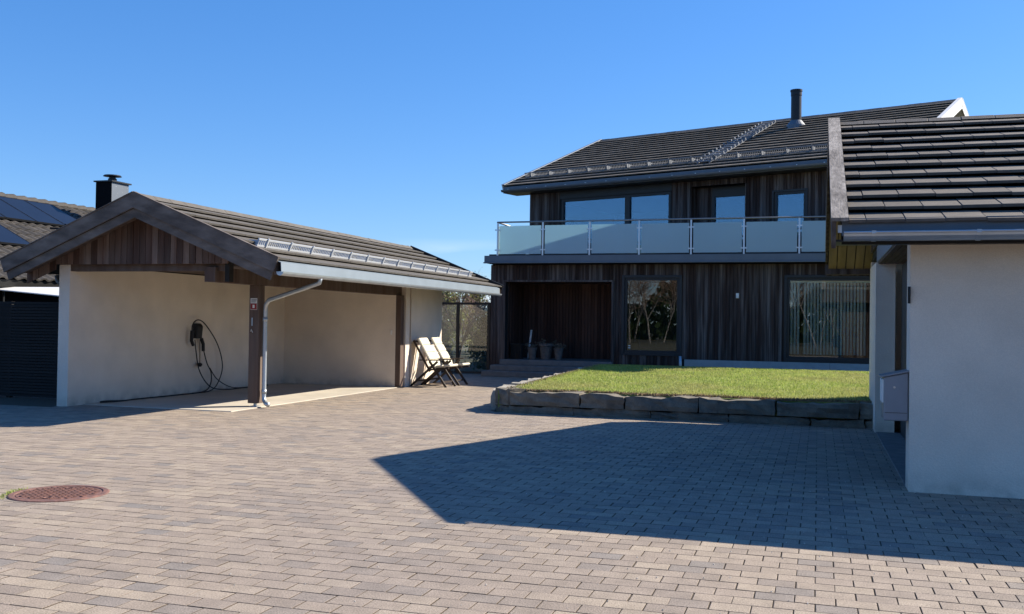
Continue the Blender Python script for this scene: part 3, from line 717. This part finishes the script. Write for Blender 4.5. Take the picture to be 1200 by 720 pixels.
for i in range(9):
    x = .47+i*.86; bb = MB(); half_round_gutter(bb, (x-.018, GE-.10, GZ-.145), (x+.018, GE-.10, GZ-.145), .078, (0, -1, 0))
    bb.box(x-.018, x+.018, GE-.185, GE-.155, GZ-.155, GZ-.128); part(bb, 'gutter_bracket', m_zinc, gut)
part(MB().box(.165, .2, GE-.03, GE+.01, GZ-.13, GZ-.06), 'gutter_end_clip', m_white, gut)
fs = MB().box(.11, RX1, GB-.0, GB+.03, 2.42, 2.86)
part(fs, 'rear_fascia', m_board, groof)
# boards under the rear overhang
i = 0; x = .16
while x < .80:
    piece_mb = MB().box(x, x+.128, GB0+.02, GL-.3, -.30, -.275, FGB); part(piece_mb, 'soffit_board', m_soffit, groof); x += .142
part(MB().box(.12, 1.2, GB-.14, GB-.02, 2.44, 2.60), 'rear_eave_beam', m_board, groof)
part(MB().box(.15, GX0, 9.47, 9.93, GZ-.21, GZ-.19).box(GX0, RX1, 9.47, 9.93, GZ-.21, GZ-.19), 'soffit', m_dark, groof)
# mailbox, hook
mbx = thing('mailbox', (.72, 10.12, .66), 'grey steel mailbox with sloping lid fixed to the garage corner', 'mailbox')
part(MB().prism([(.605, 9.97, .66), (.825, 9.97, .66), (.825, 9.97, 1.125), (.605, 9.97, 1.075)], (0, .36, 0)), 'body', m_mail, mbx, .008)
part(MB().prism([(.575, 9.95, 1.072), (.828, 9.95, 1.13), (.828, 9.95, 1.142), (.575, 9.95, 1.084)], (0, .40, 0)), 'lid', m_mail, mbx)
part(MB().box(.592, .604, 9.98, 10.31, .83, 1.05), 'flap', m_white, mbx)
part(MB().tube([(.70, 9.972, .98), (.70, 9.958, .98)], .011, 10), 'lock', m_alu, mbx)
part(MB().box(.615, .815, 9.9655, 9.97, .735, .739), 'seam', m_dark, mbx)
hk = thing('wall_hook', (.815, 9.9, 1.8), 'small black iron hook on the corner of the white garage wall', 'hook')
part(MB().tube([(.822, 9.9, 1.93), (.822, 9.87, 1.90), (.822, 9.865, 1.86), (.822, 9.89, 1.83)], .008, 8), 'ring', m_black, hk)
part(MB().box(.808, .832, 9.905, 9.932, 1.78, 1.94), 'plate', m_black, hk)

# ------------------------------------------------------------------ carport on the left
cp = thing('carport', (-10.5, 18.5, 0), 'open carport with white walls, brown timber gable and tiled roof', 'carport')
CR, CE, CY0, CY1, CZ = -10.49, -7.92, 13.02, 24.1, 2.42
cw = MB(); cw.box(-12.42, -12.2, 13.58, 23.25, -.04, 2.42).box(-12.2, -9.30, 20.62, 20.9, -.04, 2.40)
cw.box(-9.42, -9.2, 21.28, 23.25, -.04, 2.40).box(-12.2, -9.42, 23.05, 23.25, -.04, 2.4).box(-9.42, -9.17, 20.90, 21.13, -.04, 2.4)
part(cw, 'wall', m_render, cp)
part(MB().box(-9.40, -9.35, 21.13, 21.28, 0, 2.38), 'door_slit', m_dark, cp)
for (x, y, z0) in ((-9.38, 14.92, .07), (-9.27, 20.72, .02)):
    part(MB().box(x-.095, x+.095, y-.095, y+.095, z0, 2.13), 'post', m_post, cp, .006)
ft = MB().tube([(-9.38, 14.92, .0), (-9.38, 14.92, .075)], .03, 12).box(-9.45, -9.31, 14.85, 14.99, .012, .022); part(ft, 'post_foot', m_zinc, cp)
part(MB().box(-9.48, -9.28, 13.52, 21.0, 2.13, 2.37), 'edge_beam', m_post, cp)
part(MB().box(-12.2, -9.10, 13.60, 13.75, 2.31, 2.43), 'lintel', m_post, cp)
part(MB().box(-9.10, -9.02, 13.52, 13.64, 2.13, 2.44), 'beam_end', m_under, cp)
part(MB().box(-12.2, -9.29, 13.76, 23.2, 2.44, 2.47), 'ceiling', m_gable_i, cp)
zt = lambda x: 3.505-SLOPE*abs(x-CR)-.20
x = -13.0
while x < -8.95:
    hi = zt(x+.06)-.02; lo = 2.42 if -12.44 < x else hi-.16
    if x > -9.12: lo = hi-.02
    if hi-lo > .03:
        a, b = x, x+.112
        p = [(a, 13.49, lo if x > -12.44 else zt(a)-.2), (b, 13.49, lo if x > -12.44 else zt(b)-.2), (b, 13.49, zt(b)), (a, 13.49, zt(a))]
        if x <= -12.44 or True: part(MB().prism(p, (0, -.022-rnd.uniform(0, .006), 0)), 'gable_board', m_gable, cp)
    x += .121
part(MB().prism([(-13.0, 13.5, zt(-13.0)-.18), (-12.44, 13.5, zt(-12.44)-.18), (-12.44, 13.5, 2.43), (-9.05, 13.5, 2.43), (-9.05, 13.5, zt(-9.05)), (CR, 13.5, zt(CR)), (-13.0, 13.5, zt(-13.0))], (0, .02, 0)), 'gable_backing', m_under, cp)
FC = frame((CE, 0, CZ), (0, 1, 0), (-CS, 0, SN), (SN, 0, CS)); CL = (CE-CR)/CS
FD = frame((2*CR-CE, 0, CZ), (0, 1, 0), (CS, 0, SN), (-SN, 0, CS))
croof = part(MB().box(CY0+.03, CY1-.03, 0, CL-.002, -.15, -.012, FC).box(CY0+.03, CY1-.03, 0, CL-.06, -.15, -.012, FD), 'roof', m_under, cp)
for F, n in ((FC, 7), (FD, 7)):
    for r in range(n): part(tile_course(F, CY0+.02, CY1-.02, -.05+r*CL/n, CL/n, (r % 2)*.165), 'tile_course', m_tile_brown, croof)
y = CY0+.02; cz = CZ+(CE-CR)*SLOPE
while y < CY1-.1:
    mb = MB(); k = rnd.uniform(0, .006)
    mb.prism([(CR-.14, y, cz+.0+k), (CR-.06, y, cz+.075+k), (CR+.06, y, cz+.075+k), (CR+.14, y, cz+.0+k)], (0, .395, 0)); part(mb, 'ridge_tile', m_tile_brown, croof); y += .40
for F in (FC, FD):
    part(MB().prism([(CY0, -.06, -.145), (CY0, CL-.145*SN/CS, -.145), (CY0, CL+.084*SN/CS, .084), (CY0, -.06, .084)], (.035, 0, 0), F), 'barge_board', m_barge, croof)
    part(MB().prism([(CY0+.036, -.04, -.29), (CY0+.036, CL-.29*SN/CS, -.29), (CY0+.036, CL-.12*SN/CS, -.12), (CY0+.036, -.04, -.12)], (.034, 0, 0), F), 'lower_barge_board', m_barge, croof)
    part(MB().box(CY0-.012, CY0+.06, -.06, CL+.03, .085, .10, F), 'barge_capping', m_barge, croof)
    part(MB().box(CY1-.03, CY1+.005, -.06, CL, -.2, .085, F), 'barge_board', m_black, croof)
    part(MB().box(CY1-.05, CY1+.02, -.06, CL, .086, .115, F), 'barge_capping', m_black, croof)
    for i in range(3): part(MB().box(CY0+.072+i*.135, CY0+.20+i*.135, .02, CL-.06, -.172, -.151, F), 'soffit_board', m_gable_i, croof)
part(MB().box(CE+.002, CE+.02, CY0+.04, CY1-.06, CZ-.2, CZ+.0), 'eave_fascia', m_post, croof)
part(MB().prism([(CE+.03, CY0+.02, CZ+.02), (CE+.125, CY0+.02, CZ-.01), (CE+.135, CY0+.02, CZ-.155), (CE+.128, CY0+.02, CZ-.155), (CE+.118, CY0+.02, CZ-.015), (CE+.03, CY0+.02, CZ+.012)], (0, CY1-CY0-.45, 0)), 'eave_flashing', m_flash, croof)
part(MB().box(CY0+.48, CY1-.05, .02, (CE+9.28)/CS, -.172, -.151, FC), 'eave_soffit', m_gable_i, croof)
gt = MB(); half_round_gutter(gt, (CE+.088, CY0+.05, CZ-.15), (CE+.088, CY1-.28, CZ-.15), .062, (1, 0, 0)); cg = part(gt, 'gutter', m_zinc, cp)
for i in range(12):
    y = CY0+.4+i*.9; part(MB().box(CE+.02, CE+.115, y-.012, y+.012, CZ-.145, CZ-.132), 'gutter_bracket', m_zinc, cg)
snow_guard(FC, CY0+.30, CY1-.9, .55, 14, cp, m_guard, hgt=.105)
dp = MB().tube([(CE+.088, 14.35, CZ-.18), (CE+.06, 14.36, CZ-.27), (-8.2, 14.45, CZ-.36), (-9.1, 14.85, 1.87), (-9.19, 14.9, 1.79), (-9.21, 14.92, 1.68), (-9.21, 14.92, .2), (-9.20, 14.91, .13), (-9.14, 14.87, .075), (-9.04, 14.78, .06)], .038, 12)
dpo = part(dp, 'downpipe', m_zinc, cp, smooth=True)
for z in (1.5, .24): part(MB().tube([(-9.21, 14.92, z), (-9.21, 14.92, z+.07)], .045, 12), 'pipe_collar', m_zinc, dpo, smooth=True)
part(MB().tube([(2*CR-CE+.2, 14.0, CZ-.16), (2*CR-CE+.22, 14.0, CZ-.26), (-12.62, 14.0, 2.03), (-12.5, 13.98, 1.95)], .04, 10), 'downpipe', m_zincd, cp, smooth=True)
# sign on the post
sg = thing('warning_sign', (-9.38, 14.82, 1.8), 'small white and red sign screwed to the front carport post', 'sign')
part(MB().box(-9.445, -9.315, 14.817, 14.823, 1.70, 1.90), 'plate', m_white, sg)
sr = part(MB().box(-9.44, -9.32, 14.813, 14.8165, 1.705, 1.81), 'red_field', m_red, sg)
part(MB().box(-9.40, -9.36, 14.810, 14.8125, 1.73, 1.785), 'mark', m_white, sg)
lm = MB()
for i, z in enumerate((1.83, 1.85, 1.87)): lm.box(-9.43, -9.345+.012*i, 14.813, 14.8165, z, z+.008)
part(lm, 'print_lines', m_dark, sg)
ky = thing('post_bracket', (-9.40, 14.82, 1.4), 'small steel hook on the front carport post below the sign', 'hook')
part(MB().box(-9.42, -9.40, 14.818, 14.824, 1.42, 1.56), 'plate', m_zinc, ky); part(MB().tube([(-9.43, 14.815, 1.32), (-9.41, 14.80, 1.36), (-9.39, 14.815, 1.30)], .008, 6), 'clip', m_zinc, ky)
# charger
ev = thing('car_charger', (-12.18, 17.1, 1.2), 'black wall-mounted car charger with looped cable on carport wall', 'car charger')
part(MB().prism([(-12.2, 17.02, 1.12), (-12.1, 17.03, 1.12), (-12.09, 17.05, 1.37), (-12.13, 17.03, 1.43), (-12.2, 17.02, 1.43)], (0, .19, 0)), 'housing', m_black, ev, .015)
part(MB().tube([(-12.10, 16.88, 1.28), (-12.10, 16.86, 1.08), (-12.1, 16.92, .98)], .042, 10, r1=.03), 'plug', m_cable, ev)
part(MB().tube([(-12.12, 17.22, 1.12), (-12.11, 17.27, 1.0), (-12.12, 17.29, .86)], .035, 8), 'cable_gland', m_cable, ev)
part(MB().tube([(-12.12, 17.17, 1.1), (-12.12, 17.18, .62)], .008, 6).lathe((-12.12, 17.18, .54), [(.03, 0), (.05, .03), (.05, .06), (.02, .08)], 8), 'cap', m_cable, ev)
def loop(pts): 
    P = [Vector(p) for p in pts]; out = []
    for i in range(len(P)-1):
        p0, p1, p2, p3 = P[max(i-1, 0)], P[i], P[i+1], P[min(i+2, len(P)-1)]
        for k in range(6):
            t = k/6; out.append(.5*((2*p1)+(p2-p0)*t+(2*p0-5*p1+4*p2-p3)*t*t+(3*p1-p0-3*p2+p3)*t**3))
    return out+[P[-1]]
cb = MB()
cb.tube(loop([(-12.1, 16.9, 1.1), (-12.1, 16.88, 1.38), (-12.08, 17.03, 1.5), (-12.08, 17.3, 1.40), (-12.1, 17.75, 1.0), (-12.1, 17.95, .55), (-12.08, 17.8, .22), (-12.0, 17.4, .04), (-11.95, 16.7, .03)]), .0115, 8)
cb.tube(loop([(-12.12, 17.0, 1.1), (-12.1, 17.02, .85), (-12.1, 17.15, .45), (-12.05, 17.45, .12), (-12.0, 17.9, .035), (-11.98, 18.6, .03), (-12.0, 19.6, .03)]), .0115, 8)
cb.tube(loop([(-12.12, 17.29, .9), (-12.1, 17.4, .6), (-12.1, 17.55, .4), (-12.05, 17.45, .15), (-12.0, 17.1, .03), (-11.95, 16.0, .03), (-11.98, 15.1, .03), (-11.95, 14.6, .03), (-12.02, 14.2, .035), (-12.08, 14.35, .04), (-11.95, 14.7, .03)]), .012, 8)
cb.tube(loop([(-12.1, 17.5, .5), (-12.08, 17.75, .25), (-12.03, 18.2, .06), (-12.0, 18.8, .03)]), .01, 8)
part(cb, 'cable', m_cable, ev, smooth=True)
part(MB().box(-9.42, -9.38, 20.60, 20.617, 1.22, 1.32), 'light_switch', m_white, cp)

# ------------------------------------------------------------------ two reclining chairs
def chair(x, y, rz, label):
    t = thing('garden_chair', (x, y, 0), label, 'chair', 'cushioned recliner chairs by the carport store')
    F = Matrix.Translation((x, y, 0)) @ Matrix.Rotation(rz, 4, 'Z')
    for s in (-.28, .28):
        part(MB().bar((-.50, s, .0), (.20, s, .60), .028, .05, F), 'leg', m_chair, t)
        part(MB().bar((.42, s*.92, .0), (-.02, s*.92, .60), .028, .05, F), 'leg', m_chair, t)
        part(MB().bar((-.26, s*1.08, .625), (.30, s*1.08, .635), .055, .026, F), 'armrest', m_chair, t, .005)
        part(MB().bar((-.02, s*.82, .36), (-.46, s*.82, 1.08), .028, .045, F), 'back_rail', m_chair, t)
        part(MB().bar((-.10, s*.82, .39), (.47, s*.82, .45), .028, .04, F), 'seat_rail', m_chair, t)
    for p, q in (((-.44, -.25, 1.06), (-.44, .25, 1.06)), ((-.36, -.28, .13), (-.36, .28, .13)), ((.33, -.26, .12), (.33, .26, .12))): part(MB().bar(p, q, .03, .04, F), 'crossbar', m_chair, t)
    d = Vector((-.44, 0, .72)).normalized(); nn = Vector((.72, 0, .44)).normalized()
    FB_ = F @ frame(Vector((-.0, 0, .43))+nn*.03, d, (0, 1, 0), nn)
    bk = MB()
    for i in range(4): bk.box(.0+i*.20, .195+i*.20, -.235, .235, 0, .065, FB_)
    part(bk, 'back_cushion', m_cush, t, .02)
    d = Vector((.57, 0, .06)).normalized(); nn = Vector((-.06, 0, .57)).normalized()
    FS = F @ frame(Vector((-.06, 0, .415))+nn*.01, d, (0, 1, 0), nn); st = MB()
    for i in range(3): st.box(i*.19, .186+i*.19, -.235, .235, 0, .06, FS)
    part(st, 'seat_cushion', m_cush, t, .02)
chair(-8.66, 21.5, math.radians(-4), 'cream-cushioned dark wooden recliner chair by the carport wall, nearer the carport post')
chair(-8.63, 22.25, math.radians(-2), 'cream-cushioned dark wooden recliner chair by the carport wall, nearer the glass screen')

# ------------------------------------------------------------------ manhole cover
mh = thing('manhole_cover', MH, 'round rusty cast iron manhole cover set in the paving', 'manhole cover')
part(MB().lathe((MH.x, MH.y, 0), [(MHR, -.03), (MHR, .005), (MHR-.010, .010), (MHR-.05, .010), (MHR-.056, .003), (MHR-.06, .003)], 48), 'ring', m_iron, mh)
part(MB().lathe((MH.x, MH.y, 0), [(MHR-.064, -.02), (MHR-.064, .007), (.02, .007)], 48), 'lid', m_iron, mh)
rb = MB(); R_ = MHR-.09
Fm = Matrix.Translation(MH) @ Matrix.Rotation(math.radians(112), 4, 'Z')
for i in range(-8, 9):
    x = i*.036
    for j in range(-6, 7):
        y = j*.05
        if math.hypot(x, y) > R_ or (abs(y) < .05 and abs(abs(x)-.25) < .05): continue
        dx = .016 if (i % 2) else -.016
        rb.bar((x-dx*.8, y-.016, .009), (x+dx*.8, y+.016, .009), .009, .011, Fm)
part(rb, 'tread_pattern', m_iron, mh, kind='stuff')
for sx in (-.25, .25):
    part(MB().lathe(Fm @ Vector((sx, 0, 0)), [(.04, .0), (.04, .014), (.03, .014), (.028, .006), (.0, .006)], 16), 'lifting_eye', m_iron, mh)
wd = MB()
for _ in range(110):
    a = rnd.gauss(3.5, .3); r = MHR+rnd.uniform(0, .05)
    blade(wd, MH.x+r*math.cos(a), MH.y+r*math.sin(a), 0, rnd.uniform(.01, .03), .006)
o = struct(wd, 'weeds', m_grass, kind='stuff'); tag(o, 'small green weeds along the rim of the manhole cover', 'weeds')

# ------------------------------------------------------------------ slatted fence, canvas and the neighbour
fe = thing('slatted_fence', (-14.6, 14.6, 0), 'black horizontal slat fence beside the white carport wall', 'fence')
for x in (-16.6, -14.5, -12.55): part(MB().box(x-.04, x+.04, 14.62, 14.70, 0, 1.80), 'post', m_blackfence, fe)
sm = MB().box(0, 4.25, 0, .02, 0, .045).mesh('slat', m_blackfence)
for i in range(32): piece('slat', sm, Matrix.Translation((-16.7, 14.598+rnd.uniform(-.002, .002), .03+i*.0555)), fe)
part(MB().box(-16.7, -12.45, 14.705, 14.72, .02, 1.78), 'backing_panel', m_under, fe)
ss = MB(); a, b, c, d = (-17.35, 16.9, 2.10), (-14.9, 16.6, 1.93), (-15.2, 17.6, 2.16), (-17.35, 17.3, 2.15)
ss.hexa([a, b, c, d]+[tuple(Vector(q)+Vector((0, 0, .02))) for q in (a, b, c, d)])
cs_ = thing('canvas_cover', (-16.2, 17.1, 0), 'bright white canvas sheet stretched behind the black slat fence', 'canvas')
part(ss, 'sheet', m_sail, cs_)
for q in (a, b, c, d): part(MB().tube([(q[0], q[1], -.06), (q[0], q[1], q[2]+.05)], .03, 8), 'pole', m_black, cs_)
nb = thing('neighbour_house', (-22, 23, 0), 'dark neighbouring house with solar panels on its pantile roof', 'house')
NRX, NZ, NP = -22, 4.84, .5; NTH = math.atan(NP); NC, NS = math.cos(NTH), math.sin(NTH)
part(MB().box(-26.3, -17.6, 15.4, 26.9, -.06, 2.3), 'wall', m_blackwall, nb)
FN = frame((-17, 0, NZ-5*NP), (0, 1, 0), (-NC, 0, NS), (NS, 0, NC)); NL = 5/NC
FN2 = frame((-27, 0, NZ-5*NP), (0, 1, 0), (NC, 0, NS), (-NS, 0, NC))
nroof = part(MB().box(15, 27.3, 0, NL, -.2, -.02, FN).box(15, 27.3, 0, NL-.1, -.2, -.02, FN2), 'roof', m_under, nb)
pt = MB(); nrow = 16; L = NL/nrow
for r in range(nrow):
    y = 15.0
    while y < 27.2:
        i = len(pt.v)
        for (dy, hh) in ((0, .03), (.06, .075), (.12, .075), (.17, .03), (.23, .005), (.295, .03)):
            hh *= .7; pt.v += [FN @ Vector((y+dy, r*L-.03, hh+.03)), FN @ Vector((y+dy, r*L+L+.02, hh-.005)), FN @ Vector((y+dy, r*L-.03, hh-.01))]
        for k in range(5):
            q = i+k*3; pt.f += [[q, q+3, q+4, q+1], [q, q+2, q+5, q+3]]
        y += .30
part(pt, 'pantile_field', m_pantile, nroof, kind='stuff')
part(MB().box(15, 27.3, -.03, NL, -.019, .03, FN2), 'rear_slope', m_pantile, nroof)
y = 15.0
while y < 27.2:
    part(MB().tube([(NRX, y, NZ+.02), (NRX, y+.43, NZ+.045)], .10, 8, r1=.125), 'ridge_tile', m_pantile, nroof); y += .40
def panel(y0, y1, l0, l1):
    o = part(MB().box(y0, y1, l0, l1, .10, .135, FN), 'solar_panel', m_solar, nb)
    fr = MB(); 
    for a, b, c, d in ((y0, y1, l0-.012, l0), (y0, y1, l1, l1+.012), (y0-.012, y0, l0-.012, l1+.012), (y1, y1+.012, l0-.012, l1+.012)): fr.box(a, b, c, d, .09, .142, FN)
    part(fr, 'frame', m_black, o)
for k in range(7): panel(23.35-1.06*(k+1)+.02, 23.35-1.06*k-.02, NL-1.95, NL-.30)
for k in range(4): panel(19.45-1.06*(k+1)+.02, 19.45-1.06*k-.02, NL-3.75, NL-2.20)
part(MB().box(21.45, 21.75, NL-2.75, NL-2.62, .05, .42, FN).bar((21.5, NL-2.7, .3), (21.5, NL-2.2, .08), .05, .05, FN), 'roof_step', m_black, nb)
chn = part(MB().box(-20.66, -20.11, 24.0, 24.75, 3.4, 5.56), 'chimney', m_zincd, nb)
part(MB().box(-20.72, -20.05, 23.94, 24.81, 5.56, 5.60), 'chimney_cap', m_black, chn)
part(MB().box(-20.668, -20.102, 23.985, 23.999, 3.4, 5.56), 'chimney_front_shade', m_blackwall, chn)  # black sheet on the front only, painting in that face's shade
part(MB().lathe((-20.38, 24.35, 5.60), [(.13, 0), (.13, .10), (.10, .11), (.10, .16)], 14).lathe((-20.38, 24.35, 5.77), [(.10, -.02), (.27, .0), (.24, .035), (.02, .06)], 16), 'chimney_cowl', m_black, chn)

# ------------------------------------------------------------------ trees and shrubs
def limb(tr, tw, p, d, L, r, depth, maxd, spread, rr, up=.12):
    pts = [p]; q = p.copy(); dd = d.copy(); n = 3
    for i in range(n):
        dd = (dd+Vector([rr.gauss(0, .13) for _ in range(3)])+Vector((0, 0, up*.4))).normalized(); q = q+dd*(L/n); pts.append(q.copy())
    (tr if depth < 2 else tw).tube(pts, r, 6 if depth < 2 else 3, r1=r*.55, cap=False)
    if depth >= maxd: return [q]
    ends = []
    for k in range(rr.randint(3, 4)+(depth == 0)*3):
        t = rr.uniform(.35, 1.0); idx = min(int(t*n), n-1); b = pts[idx].lerp(pts[idx+1], t*n-idx)
        nd = (dd+Vector((rr.gauss(0, spread), rr.gauss(0, spread), rr.gauss(.1, spread*.6)))).normalized()
        ends += limb(tr, tw, b, nd, L*rr.uniform(.5, .75), r*.5, depth+1, maxd, spread, rr, up)
    return ends
def bare_tree(seed, H, trunkm, leaf=None, nleaf=0, maxd=4, thick=.018):
    rr = random.Random(seed); tr, tw = MB(), MB()
    ends = limb(tr, tw, Vector((0, 0, -.05)), Vector((rr.gauss(0, .05), rr.gauss(0, .05), 1)), H*.55, H*thick, 0, maxd, .55, rr)
    if leaf:
        for _ in range(nleaf):
            e = rr.choice(ends)+Vector([rr.gauss(0, .12) for _ in range(3)]); w = rr.uniform(.02, .05)
            u = Vector([rr.gauss(0, 1) for _ in range(3)]).normalized(); v = u.orthogonal()
            tw.face([e-u*w, e+v*w*.6, e+u*w, e-v*w*.6])
    return tr.mesh('trunk', trunkm), tw.mesh('crown', leaf or m_twig)
def leafy(seed, H, R, leaf, n=5200, zlo=.05):
    rr = random.Random(seed); tr, cr = MB(), MB(); clumps = []
    tr.tube([(0, 0, -.05), (rr.gauss(0, .05), rr.gauss(0, .05), H*.5), (rr.gauss(0, .1), rr.gauss(0, .1), H*.9)], .07, 7, r1=.02)
    for k in range(46):
        z = rr.uniform(zlo, 1)**.9; rad = R*(1-z*.75)*math.sqrt(rr.uniform(.1, 1)); a = rr.uniform(0, 6.28)
        c = Vector((rad*math.cos(a), rad*math.sin(a), z*H)); clumps.append((c, rr.uniform(.18, .42)*R))
        if k % 2 == 0: tr.tube([(0, 0, max(.1, z*H*.75)), c], .022, 4, r1=.006)
    for _ in range(n):
        c, s = rr.choice(clumps); p = c+Vector([rr.gauss(0, s*.5) for _ in range(3)])
        if p.z < .02: p.z = .02+rr.uniform(0, .2)
        w = rr.uniform(.03, .075); u = Vector([rr.gauss(0, 1) for _ in range(3)]).normalized(); v = u.orthogonal()
        cr.face([p-u*w, p+v*w*.55, p+u*w, p-v*w*.55])
    return tr.mesh('trunk', m_bark), cr.mesh('crown', leaf)
T_bare = [bare_tree(3, 4.2, m_bark, m_twig, 500), bare_tree(11, 4.0, m_bark, m_twig, 500)]
T_birch = [bare_tree(s, 9.0, m_birch, m_twig, 1500, thick=.0085, maxd=5) for s in (21, 32, 47)]
T_ever = [leafy(5, 2.6, 1.15, m_ever), leafy(6, 3.0, 1.0, m_ever)]
T_lime = [leafy(8, 2.8, 1.3, m_lime, 3600)]
def tree(name, proto, loc, sc, rz, label, cat, group):
    t = thing(name, loc, label, cat, group)
    for nm, me in zip(('trunk', 'crown'), proto):
        o = bpy.data.objects.new(nm, me); COL.objects.link(o); o.parent = t; o.scale = (sc, sc, sc); o.rotation_euler = (0, 0, rz)
    return t
G1 = 'shrubs and young trees behind the glass screen'
tree('evergreen_shrub', T_ever[0], (-10.2, 29.8, 0), .62, .3, 'dense dark evergreen shrub right behind the clear screen pane', 'shrub', G1)
tree('evergreen_shrub', T_ever[1], (-12.2, 30.6, 0), .5, 1.3, 'narrow dark evergreen shrub half hidden by the carport store', 'shrub', G1)
for i, (x, y, s, r) in enumerate(((-10.9, 32.3, .72, 0), (-12.6, 33.5, .7, 2), (-13.6, 36.2, .75, 4), (-11.7, 35.8, .74, 1), (-15.5, 38.0, .78, 3), (-14.8, 34.0, .7, 5), (-12.9, 39.0, .78, 2.5))):
    tree('bare_tree', T_bare[i % 2], (x, y, 0), s, r, 'bare reddish-brown young tree behind the glass screen', 'tree', G1)
for i, (x, y, s, r) in enumerate(((-13.1, 41, 1.05, 0), (-16.2, 42, 1.08, 2), (-19.0, 44, 1.1, 4), (-11.5, 44, 1.1, 1), (-14.6, 46, 1.14, 3), (-21.5, 41, 1.05, 1), (-17.4, 48, 1.16, 5))):
    tree('leafing_tree', T_lime[0], (x, y, 0), s, r, 'pale green leafing tree farther back behind the glass screen', 'tree', G1)
# trees across the road, seen mirrored in the windows
G2 = 'birches mirrored in the house windows'
for i in range(36):
    x = -27+i*1.05+rnd.uniform(-.8, .8); y = -24-rnd.uniform(0, 16)
    tree('birch_tree', T_birch[i % 3], (x, y, 0), rnd.uniform(.8, 1.15), rnd.uniform(0, 6), 'tall bare white birch mirrored in the house window', 'tree', G2)
fw = MB(); rr = random.Random(99)
for _ in range(14000):
    x = rr.uniform(-70, 50); y = -44-rr.uniform(0, 6); top_ = 4.4+1.2*math.sin(x*.35)+.9*math.sin(x*.9+2); z = rr.uniform(0, 1)*top_
    u = Vector([rr.gauss(0, 1) for _ in range(3)]).normalized(); v = u.orthogonal(); w = rr.uniform(.2, .45); p = Vector((x, y, z))
    fw.face([p-u*w, p+v*w, p+u*w, p-v*w])
o = struct(fw, 'distant_wood', m_ever, kind='stuff'); tag(o, 'far dark wood mirrored low in the house windows', 'wood')
